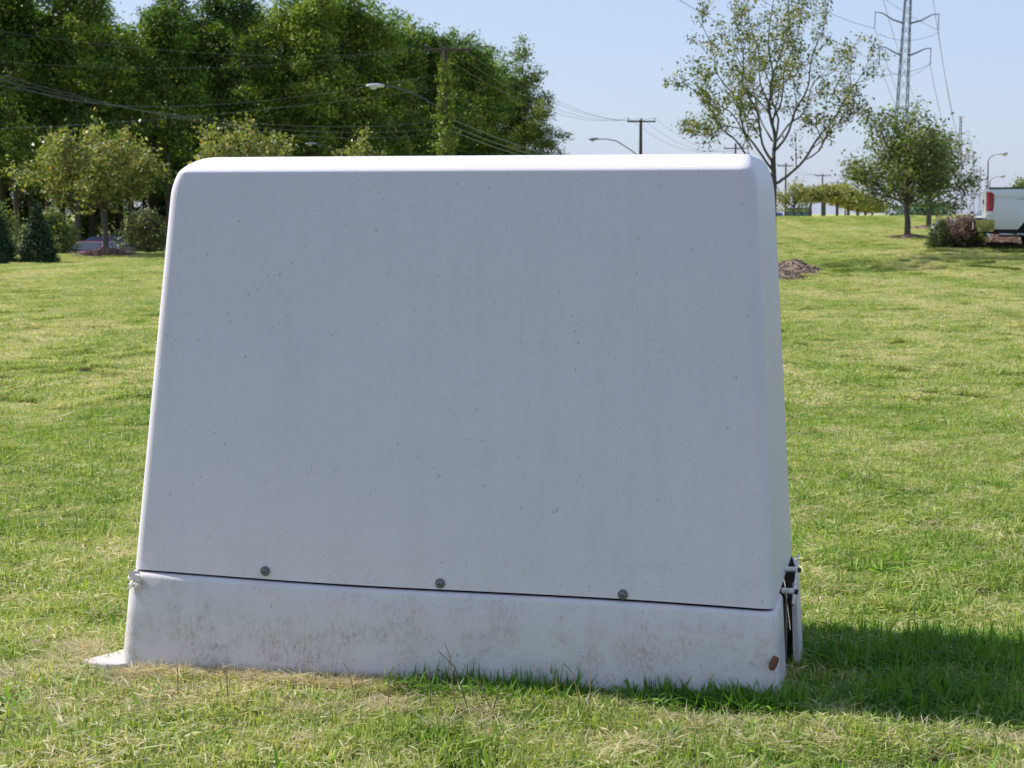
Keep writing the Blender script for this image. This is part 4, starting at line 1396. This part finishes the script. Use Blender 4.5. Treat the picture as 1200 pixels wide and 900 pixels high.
    mb = MB(); mb.loft([[(2.575, -.70, 1.46), (2.575, .70, 1.46), (2.705, .60, 1.88), (2.705, -.60, 1.88)], [(2.56, -.70, 1.46), (2.56, .70, 1.46), (2.69, .60, 1.88), (2.69, -.60, 1.88)]]); mb.build('rear_window', M_glass, root)
    mb = MB(); mb.loft([[(4.42, -.80, 1.45), (4.42, .80, 1.45), (3.99, .68, 1.90), (3.99, -.68, 1.90)], [(4.44, -.80, 1.455), (4.44, .80, 1.455), (4.01, .68, 1.91), (4.01, -.68, 1.91)]]); mb.build('windscreen', M_glass, root)
    mb = MB(); mb.box((5.72, 0, .60), (.12, 1.9, .24)); mb.build('front_bumper', M_chrome, root, bevel=.03)
    mb = MB(); mb.box((5.655, 0, .98), (.03, 1.1, .34)); mb.build('grille', M_chrome, root, bevel=.01)
    for s in (-1, 1):
        mb = MB(); mb.box((5.64, s * .76, 1.0), (.05, .30, .24)); mb.build('headlight', M_clear, root, bevel=.02)
    # side graphic: thin sweeping grey decal
    mb = MB()
    top = [(.52, 1.165), (.80, 1.185), (.98, 1.178), (1.06, 1.198), (1.18, 1.172), (1.40, 1.188), (1.75, 1.176)]
    bot = [(1.75, 1.155), (1.40, 1.160), (1.22, 1.150), (1.12, 1.163), (1.00, 1.148), (.80, 1.163)]
    mb.prism(top + bot, .002, lambda u, v, t: (u, -(W - .0075) - t, v)); mb.build('side_decal', M_decal, root)
    w0 = wheel(root, wx, -.80, wr, wr, .26, -1)
    wheel(root, 4.75, -.80, wr, wr, .26, -1, w0); wheel(root, wx, .80, wr, wr, .26, 1, w0); wheel(root, 4.75, .80, wr, wr, .26, 1, w0)
    # wheel liner
    for s in (-1, 1):
        mb = MB(); mb.loft([[(u, s * yy, v) for u, v in arc(wx, .44, .515, 0, 180, 12)] for yy in (.55, .93)], closed=False, cap=False); mb.build('wheel_liner', M_rubber, root)
    return root


tp = P(1171, 300, 37.4)
pk_rz = math.radians(-12.0)
gz = P(1200, 301, 37.2).z
pickup(Vector((tp.x, 38.6, gz)), pk_rz)


def sedan(loc, rz, mat, label, scale=1.0):
    root = empty('parked_car', loc, rz); tag(root, label, 'car')
    W = .86
    pr = [(0, .35), (-.05, .55), (0, .82), (.12, .93), (.55, .97), (1.05, 1.36), (1.30, 1.42), (2.30, 1.42), (2.55, 1.37), (3.25, .96), (4.2, .84), (4.38, .68), (4.42, .40), (4.30, .28)]
    pr += arc(3.55, .30, .37, 0, 180, 9) + arc(.90, .30, .37, 0, 180, 9) + [(.1, .28)]
    mb = MB(); rgs = []
    for yy, k in ((-1, .94), (-.95, 1), (.95, 1), (1, .94)):
        rgs.append([(u, yy * (W - max(0, v - .93) * .42), v * (1 if k == 1 or v > .5 else 1)) for u, v in pr])
    mb.loft(rgs); mb.build('body', mat, root, smooth=32)
    for s in (-1, 1):
        for poly in ([(.80, .99), (1.12, 1.32), (1.72, 1.36), (1.72, .99)], [(1.80, .99), (1.80, 1.36), (2.42, 1.33), (3.0, .99)]):
            mb = MB(); mb.prism(poly, .008, lambda u, v, t: (u, s * (W + .003 - max(0, v - .93) * .42 + t), v)); mb.build('side_window', M_glass, root)
        mb = MB(); mb.box((4.37, s * .60, .68), (.08, .34, .14)); mb.build('headlight', M_clear, root, bevel=.02)
        mb = MB(); mb.box((-.02, s * .62, .76), (.08, .34, .14)); mb.build('tail_light', M_red, root, bevel=.02)
    mb = MB(); mb.loft([[(.58, -.68, 1.0), (.58, .68, 1.0), (1.06, .58, 1.36), (1.06, -.58, 1.36)], [(.56, -.68, 1.01), (.56, .68, 1.01), (1.04, .58, 1.37), (1.04, -.58, 1.37)]]); mb.build('rear_window', M_glass, root)
    mb = MB(); mb.loft([[(3.20, -.70, .99), (3.20, .70, .99), (2.60, .58, 1.36), (2.60, -.58, 1.36)], [(3.22, -.70, 1.0), (3.22, .70, 1.0), (2.62, .58, 1.37), (2.62, -.58, 1.37)]]); mb.build('windscreen', M_glass, root)
    w0 = wheel(root, .90, -.76, .30, .30, .2, -1)
    wheel(root, 3.55, -.76, .30, .30, .2, -1, w0); wheel(root, .90, .76, .30, .30, .2, 1, w0); wheel(root, 3.55, .76, .30, .30, .2, 1, w0)
    root.scale = (scale,) * 3
    return root


b = P(150, 296, 100); sedan((P(168, 309, 95).x, 95, tz(P(140, 309, 95).x, 95)), math.radians(183), M_blue, 'purplish blue car with pale windows behind the golden tree trunk')
sedan((P(122, 305, 89).x, 91, tz(P(116, 305, 89).x, 89) - .12), math.radians(258), M_maroon, 'dark red car with pale headlights, low behind the mulch mound at the left')
p = P(1100, 253, 52); sedan((p.x + 4.35, 52, p.z - .98), math.radians(181), M_wpaint, 'white car seen only as a bonnet top behind the reddish bush')
p = P(912, 252, 105); sedan((p.x - .2, 107, tz(p.x, 107) - .0), math.radians(80), M_blue, 'dark car showing at the cabinet corner beyond the crest')

# greenish windscreen fence beyond the crest
fa = P(922, 252, 103); fb = P(948, 252, 103)
M_screen = nmat('green_screen_mesh', (.10, .17, .16), .8)
fr_ = empty('screen_fence', (fa.x, 103, tz(fa.x, 103))); tag(fr_, 'grey green fabric screen fence beyond the crest behind the small distant tree', 'fence')
zt_ = P(922, 243.5, 103).z - fr_.location.z
mb = MB(); mb.box(((fb.x - fa.x) / 2, 0, zt_ / 2), (fb.x - fa.x, .04, zt_)); mb.build('screen_panel', M_screen, fr_)
for k in range(4):
    x = (fb.x - fa.x) * k / 3
    mb = MB(); mb.tube([(x, -.05, -.1), (x, -.05, zt_ + .12)], .035, 6); mb.build('fence_post', M_galv, fr_)


# ------------------------------------------------------------ grass
def blades(n, sq, len_rng, wid_rng, flat, tint_mu, tint_sd, seed, curl=.5, stand=None):
    rg = np.random.default_rng(seed)
    x = rg.uniform(-sq / 2, sq / 2, n); y = rg.uniform(-sq / 2, sq / 2, n)
    ln = rg.uniform(*len_rng, n); wd = rg.uniform(*wid_rng, n)
    az = rg.uniform(0, 2 * math.pi, n)
    el = np.where(rg.random(n) < flat, rg.uniform(.02, .45, n), rg.uniform(.6, 1.5, n))
    d = np.c_[np.cos(az) * np.cos(el), np.sin(az) * np.cos(el), np.sin(el)]
    side = np.c_[-np.sin(az), np.cos(az), np.zeros(n)]
    tw = rg.uniform(-.8, .8, n)[:, None]
    side = side + tw * np.cross(d, side); side /= np.linalg.norm(side, axis=1, keepdims=True)
    z0 = np.where(el < .45, rg.uniform(.004, .028, n), -.004)
    b = np.c_[x, y, z0]
    cu = rg.uniform(0, curl, n)[:, None]
    mid = b + d * ln[:, None] * .55
    d2 = d.copy(); d2[:, 2] -= cu[:, 0]; d2 /= np.linalg.norm(d2, axis=1, keepdims=True)
    tip = mid + d2 * ln[:, None] * .5
    tip[:, 2] = np.maximum(tip[:, 2], .003); mid[:, 2] = np.maximum(mid[:, 2], .004)
    w2 = (side * wd[:, None] / 2)
    V = np.stack([b - w2 * .7, b + w2 * .7, mid + w2, mid - w2, tip], 1).reshape(-1, 3)
    k = np.arange(n)[:, None] * 5
    F3 = np.concatenate([k + [0, 1, 2], k + [0, 2, 3], k + [3, 2, 4]], 1).reshape(-1, 3)
    t = rg.normal(tint_mu, tint_sd, n)
    t = np.where(el < .45, t + .25, t)
    return V, F3, np.repeat(np.clip(t, 0, 1), 3)


grass_col = bpy.data.collections.new('grass_library')     # holds the meshes instanced over the lawn; not linked to the scene


def lib(name, parts, mat):
    V = []; Fs = []; T = []; off = 0
    for v, f, t in parts:
        V.append(v); Fs.append(f + off); T.append(t); off += len(v)
    me = np_mesh(name, np.concatenate(V), np.concatenate(Fs), mat, np.concatenate(T))
    o = bpy.data.objects.new(name, me); grass_col.objects.link(o)
    return o


def patch(n_up, n_flat, sq, seed, L_=(.022, .055), Wd=(.0035, .0075)):
    return [blades(n_up, sq, L_, Wd, .12, .33, .24, seed), blades(n_flat, sq, (.015, .05), (.0015, .0035), .9, .78, .16, seed + 1, .2)]


near_objs = []
for k in range(4): near_objs.append(lib('grass_a%d' % k, patch(300, 48, .17, 100 + k * 5), M_blade))
for k in range(2): near_objs.append(lib('grass_b%d' % k, patch(200, 130, .17, 140 + k * 5, (.02, .045)), M_blade))
far_objs = [lib('grass_f%d' % k, [blades(1500, .7, (.03, .06), (.005, .010), .25, .45, .2, 200 + k * 5), blades(450, .7, (.03, .08), (.004, .007), .95, .78, .14, 201 + k * 5)], M_blade) for k in range(3)]


def rosette(seed, n=11, ln=(.06, .12), wd=(.006, .010)):
    rg = np.random.default_rng(seed)
    v, f, t = blades(n, .035, ln, wd, .35, .5, .22, seed, .9)
    return [(v, f, t)]


lush_objs = [lib('grass_l%d' % k, rosette(300 + k), M_lush) for k in range(5)]
tall_objs = [lib('grass_t%d' % k, [blades(30, .12, (.03, .085), (.003, .007), .35, .12, .12, 320 + k, .8)], M_lush) for k in range(3)]  # low tint also paints the cabinet's cast shadow darker
straw_objs = [lib('grass_s%d' % k, [blades(170, .16, (.04, .11), (.0015, .0032), .92, .5, .25, 340 + k, .15)], M_straw) for k in range(3)]


def scatter(name, objs, X, Y, scale, label, dz=0.0):
    """one object: points with a random turn, size and choice of clump"""
    n = len(X)
    col = bpy.data.collections.new('clumps_' + name)
    for o in objs: col.objects.link(o)
    me = bpy.data.meshes.new(name)
    me.vertices.add(n)
    me.vertices.foreach_set('co', np.c_[X, Y, TZ(X, Y) + dz].astype(np.float32).ravel())
    rot = np.zeros((n, 3), np.float32); rot[:, 2] = RNG.uniform(0, 6.283, n); rot[:, 0] = RNG.normal(0, .05, n); rot[:, 1] = RNG.normal(0, .05, n)
    a = me.attributes.new('rot', 'FLOAT_VECTOR', 'POINT'); a.data.foreach_set('vector', rot.ravel())
    a = me.attributes.new('siz', 'FLOAT', 'POINT'); a.data.foreach_set('value', np.asarray(scale, np.float32))
    a = me.attributes.new('pick', 'INT', 'POINT'); a.data.foreach_set('value', RNG.integers(0, len(objs), n).astype(np.int32))
    o = bpy.data.objects.new(name, me); C.objects.link(o)
    ng = bpy.data.node_groups.new('scatter_' + name, 'GeometryNodeTree')
    ng.interface.new_socket('Geometry', in_out='INPUT', socket_type='NodeSocketGeometry')
    ng.interface.new_socket('Geometry', in_out='OUTPUT', socket_type='NodeSocketGeometry')
    gi = ng.nodes.new('NodeGroupInput'); go = ng.nodes.new('NodeGroupOutput')
    ci = ng.nodes.new('GeometryNodeCollectionInfo'); ci.inputs['Collection'].default_value = col
    ci.inputs['Separate Children'].default_value = True; ci.inputs['Reset Children'].default_value = True
    io = ng.nodes.new('GeometryNodeInstanceOnPoints'); io.inputs['Pick Instance'].default_value = True
    def na(nm, dt):
        x = ng.nodes.new('GeometryNodeInputNamedAttribute'); x.data_type = dt; x.inputs['Name'].default_value = nm
        return [s for s in x.outputs if s.enabled and s.name == 'Attribute'][0]
    ng.links.new(gi.outputs[0], io.inputs['Points']); ng.links.new(ci.outputs[0], io.inputs['Instance'])
    ng.links.new(na('pick', 'INT'), io.inputs['Instance Index'])
    ng.links.new(na('rot', 'FLOAT_VECTOR'), io.inputs['Rotation']); ng.links.new(na('siz', 'FLOAT'), io.inputs['Scale'])
    ng.links.new(io.outputs[0], go.inputs[0])
    md = o.modifiers.new('scatter', 'NODES'); md.node_group = ng
    tag(o, label, 'grass', kind='stuff')
    return o


def wedge(y0, y1, st, jit=.5, m=1.2, k=.30):
    xs = []; ys = []
    y = y0
    while y < y1:
        hw_ = y * k + m
        n = int(2 * hw_ / st) + 1
        x = np.linspace(-hw_, hw_, n)
        xs.append(x); ys.append(np.full(n, y)); y += st
    X = np.concatenate(xs); Y = np.concatenate(ys)
    return X + RNG.uniform(-jit, jit, len(X)) * st, Y + RNG.uniform(-jit, jit, len(X)) * st


CA, SA = math.cos(-cab_rot), math.sin(-cab_rot)


def cab_local(X, Y):
    dx = X - BR.x; dy = Y - BR.y
    return dx * CA - dy * SA, dx * SA + dy * CA


def free(X, Y, pad_=.02):
    lx, ly = cab_local(X, Y)
    ok = ~((lx > -WID - pad_) & (lx < pad_) & (ly > -pad_) & (ly < DEP + pad_))
    slab = (lx > -WID - .14) & (lx < -WID + .05) & (ly > -.085) & (ly < .10)
    ok &= ~slab
    for (px, py, Yc, wpx) in ((921, 326, 37, 92), (1062, 281, 54, 52), (1085, 267, 68, 40), (124, 303, 56.5, 80)):
        b = P(px, py, Yc); R = wpx / 2 * Yc / FPX * .95
        ok &= (X - b.x) ** 2 + (Y - b.y) ** 2 > R * R
    ok &= ~((X > 10.6) & (Y > 37.9) & (Y < 46) & (X < 34))
    return ok


X, Y = wedge(3.4, 12.5, .095, m=1.0)
k = free(X, Y, -.01) & (RNG.random(len(X)) < .93 + .1 * np.sin(X * 3.3 + Y) * np.cos(Y * 4.1 - X)); X, Y = X[k], Y[k]
lump = .5 + .25 * np.sin(X * 9.1 + 2 * np.sin(Y * 5.3)) + .25 * np.sin(Y * 11.7 + 2 * np.sin(X * 6.1))
scatter('lawn_grass_near', near_objs, X, Y, RNG.uniform(.55, .9, len(X)) + .5 * lump, 'short mown grass mixed with dry clippings in the foreground')
print('near', len(X))
X, Y = wedge(12.5, 100, .42, m=2.5)
k = free(X, Y) & ((Y < 62) | (X > -2)); X, Y = X[k], Y[k]
scatter('lawn_grass_far', far_objs, X, Y, RNG.uniform(.7, 1.15, len(X)), 'mown lawn stretching back to the crest')
print('far', len(X))
# lush rosettes in drifts
X, Y = wedge(3.6, 16, .13, m=.8)
f = np.sin(X * 2.3 + 1.7 * np.sin(Y * 1.1)) * np.cos(Y * 2.9 + X) + RNG.normal(0, .45, len(X))
k = free(X, Y) & (f > .55); X, Y = X[k], Y[k]
scatter('crab_grass', lush_objs, X, Y, RNG.uniform(.6, 1.1, len(X)), 'brighter broad-bladed grass sprouting in the lawn')
wl = [lib('grass_w%d' % k, rosette(360 + k, 8, (.03, .055), (.012, .02)), M_lush) for k in range(3)]
X, Y = wedge(3.8, 11, .2, m=.8)
f = np.sin(X * 1.7 + 4 + 1.3 * np.sin(Y * 1.9)) * np.cos(Y * 2.1 - X * 1.2) + RNG.normal(0, .5, len(X))
k = free(X, Y) & (f > .95); X, Y = X[k], Y[k]
scatter('lawn_weeds', wl, X, Y, RNG.uniform(.6, 1.1, len(X)), 'low broad-leaved weeds scattered through the near lawn')
st_ = [lib('grass_d%d' % k, [blades(26, .10, (.03, .075), (.002, .005), .97, .25, .3, 380 + k, .1)], M_straw) for k in range(3)]
X, Y = wedge(3.8, 14, .28, m=.8)
k = free(X, Y) & (RNG.random(len(X)) < .22); X, Y = X[k], Y[k]
scatter('dead_clippings', st_, X, Y, RNG.uniform(.6, 1.2, len(X)), 'small wisps of dead mown clippings lying on the lawn', dz=.018)
# uncut tufts at the cabinet foot and right of it, coloured dark to deepen its shadow
lx = np.concatenate([RNG.uniform(-.95, .02, 330), RNG.uniform(-1.5, -.95, 16), RNG.uniform(.02, 1.3, 1700)])
ly = np.concatenate([-np.abs(RNG.normal(0, .045, 330)) - .018, -np.abs(RNG.normal(0, .02, 16)) - .015, RNG.uniform(-.10, .82, 1700)])
Xw = BR.x + lx * math.cos(cab_rot) - ly * math.sin(cab_rot); Yw = BR.y + lx * math.sin(cab_rot) + ly * math.cos(cab_rot)
cx_ = np.concatenate([RNG.uniform(-1.0, .05, 16), RNG.uniform(.06, 1.2, 60)]); cy_ = np.concatenate([RNG.uniform(-.05, -.03, 16), RNG.uniform(-.06, .82, 60)])
ii = np.repeat(np.arange(76), 12)
tx = cx_[ii] + RNG.normal(0, .035, len(ii)); ty = cy_[ii] + RNG.normal(0, .02, len(ii)) * np.where(ii < 16, .6, 1.6)
ty = np.where(ii < 16, np.minimum(ty, -.02), ty); tx = np.where(ii >= 16, np.maximum(tx, .05), tx)
Xw = np.r_[Xw, BR.x + tx * math.cos(cab_rot) - ty * math.sin(cab_rot)]; Yw = np.r_[Yw, BR.y + tx * math.sin(cab_rot) + ty * math.cos(cab_rot)]
sc_ = np.r_[RNG.uniform(.4, .85, len(Xw) - len(ii)), RNG.uniform(.8, 1.45, len(ii))]
scatter('uncut_grass', tall_objs, Xw, Yw, sc_, 'longer dark green grass against the foot of the cabinet and in its shadow, its colour darkened to deepen the shade')
# straw along the left foot and worn spots
lx = np.concatenate([RNG.uniform(-WID - .02, -.8, 200), RNG.normal(-WID - .16, .05, 36), RNG.normal(-.3, .12, 10), RNG.uniform(-WID - .6, .7, 150)])
ly = np.concatenate([-np.abs(RNG.normal(0, .018, 200)) - .02, RNG.normal(.16, .10, 36), RNG.normal(-.16, .06, 10), -np.abs(RNG.normal(.25, .2, 150)) - .03])
Xw = BR.x + lx * math.cos(cab_rot) - ly * math.sin(cab_rot); Yw = BR.y + lx * math.sin(cab_rot) + ly * math.cos(cab_rot)
k = free(Xw, Yw, .0) & ~((lx > -.05) & (ly > -.16)); Xw, Yw = Xw[k], Yw[k]
scatter('dry_straw', straw_objs, Xw, Yw, RNG.uniform(.4, .9, len(Xw)), 'dry straw clippings along the foot of the cabinet')

# single stalks leaning against the skirt
rr = random.Random(5)
stk = [[(548, 803), (533, 782), (513, 762)], [(533, 782), (527, 768), (521, 753)], [(575, 806), (562, 800), (546, 791)], [(578, 802), (590, 793), (604, 785)], [(655, 806), (652, 795), (645, 783)], [(682, 800), (672, 790), (661, 777)],
       [(505, 800), (503, 790), (502, 783)], [(416, 800), (410, 788), (402, 776)], [(455, 806), (455, 795), (448, 788)], [(266, 796), (266, 786), (265, 776)], [(690, 812), (692, 795), (693, 785)], [(208, 795), (208, 783), (207, 774)]]
for j, pl_ in enumerate(stk):
    Yd = 4.72 + .22 * (1 - (pl_[0][0] - 200) / 500) - .01
    pts = [P(a, b_, Yd + k * .01) for k, (a, b_) in enumerate(pl_)]
    pts[0].z = -.01
    if pts[0].x != 0:
        mb = MB(); mb.tube(pts, [.0016, .0014, .0009], 4)
        o = mb.build('grass_stalk', M_straw if j % 3 else M_bark2)
        tag(o, 'thin stray grass stalk against the cabinet skirt, %s from the left' % ['eighth', 'seventh', 'ninth', 'tenth', 'eleventh', 'twelfth', 'sixth', 'fourth', 'fifth', 'second', 'last', 'first'][j], 'grass stalk', 'stray stalks in front of the cabinet skirt')
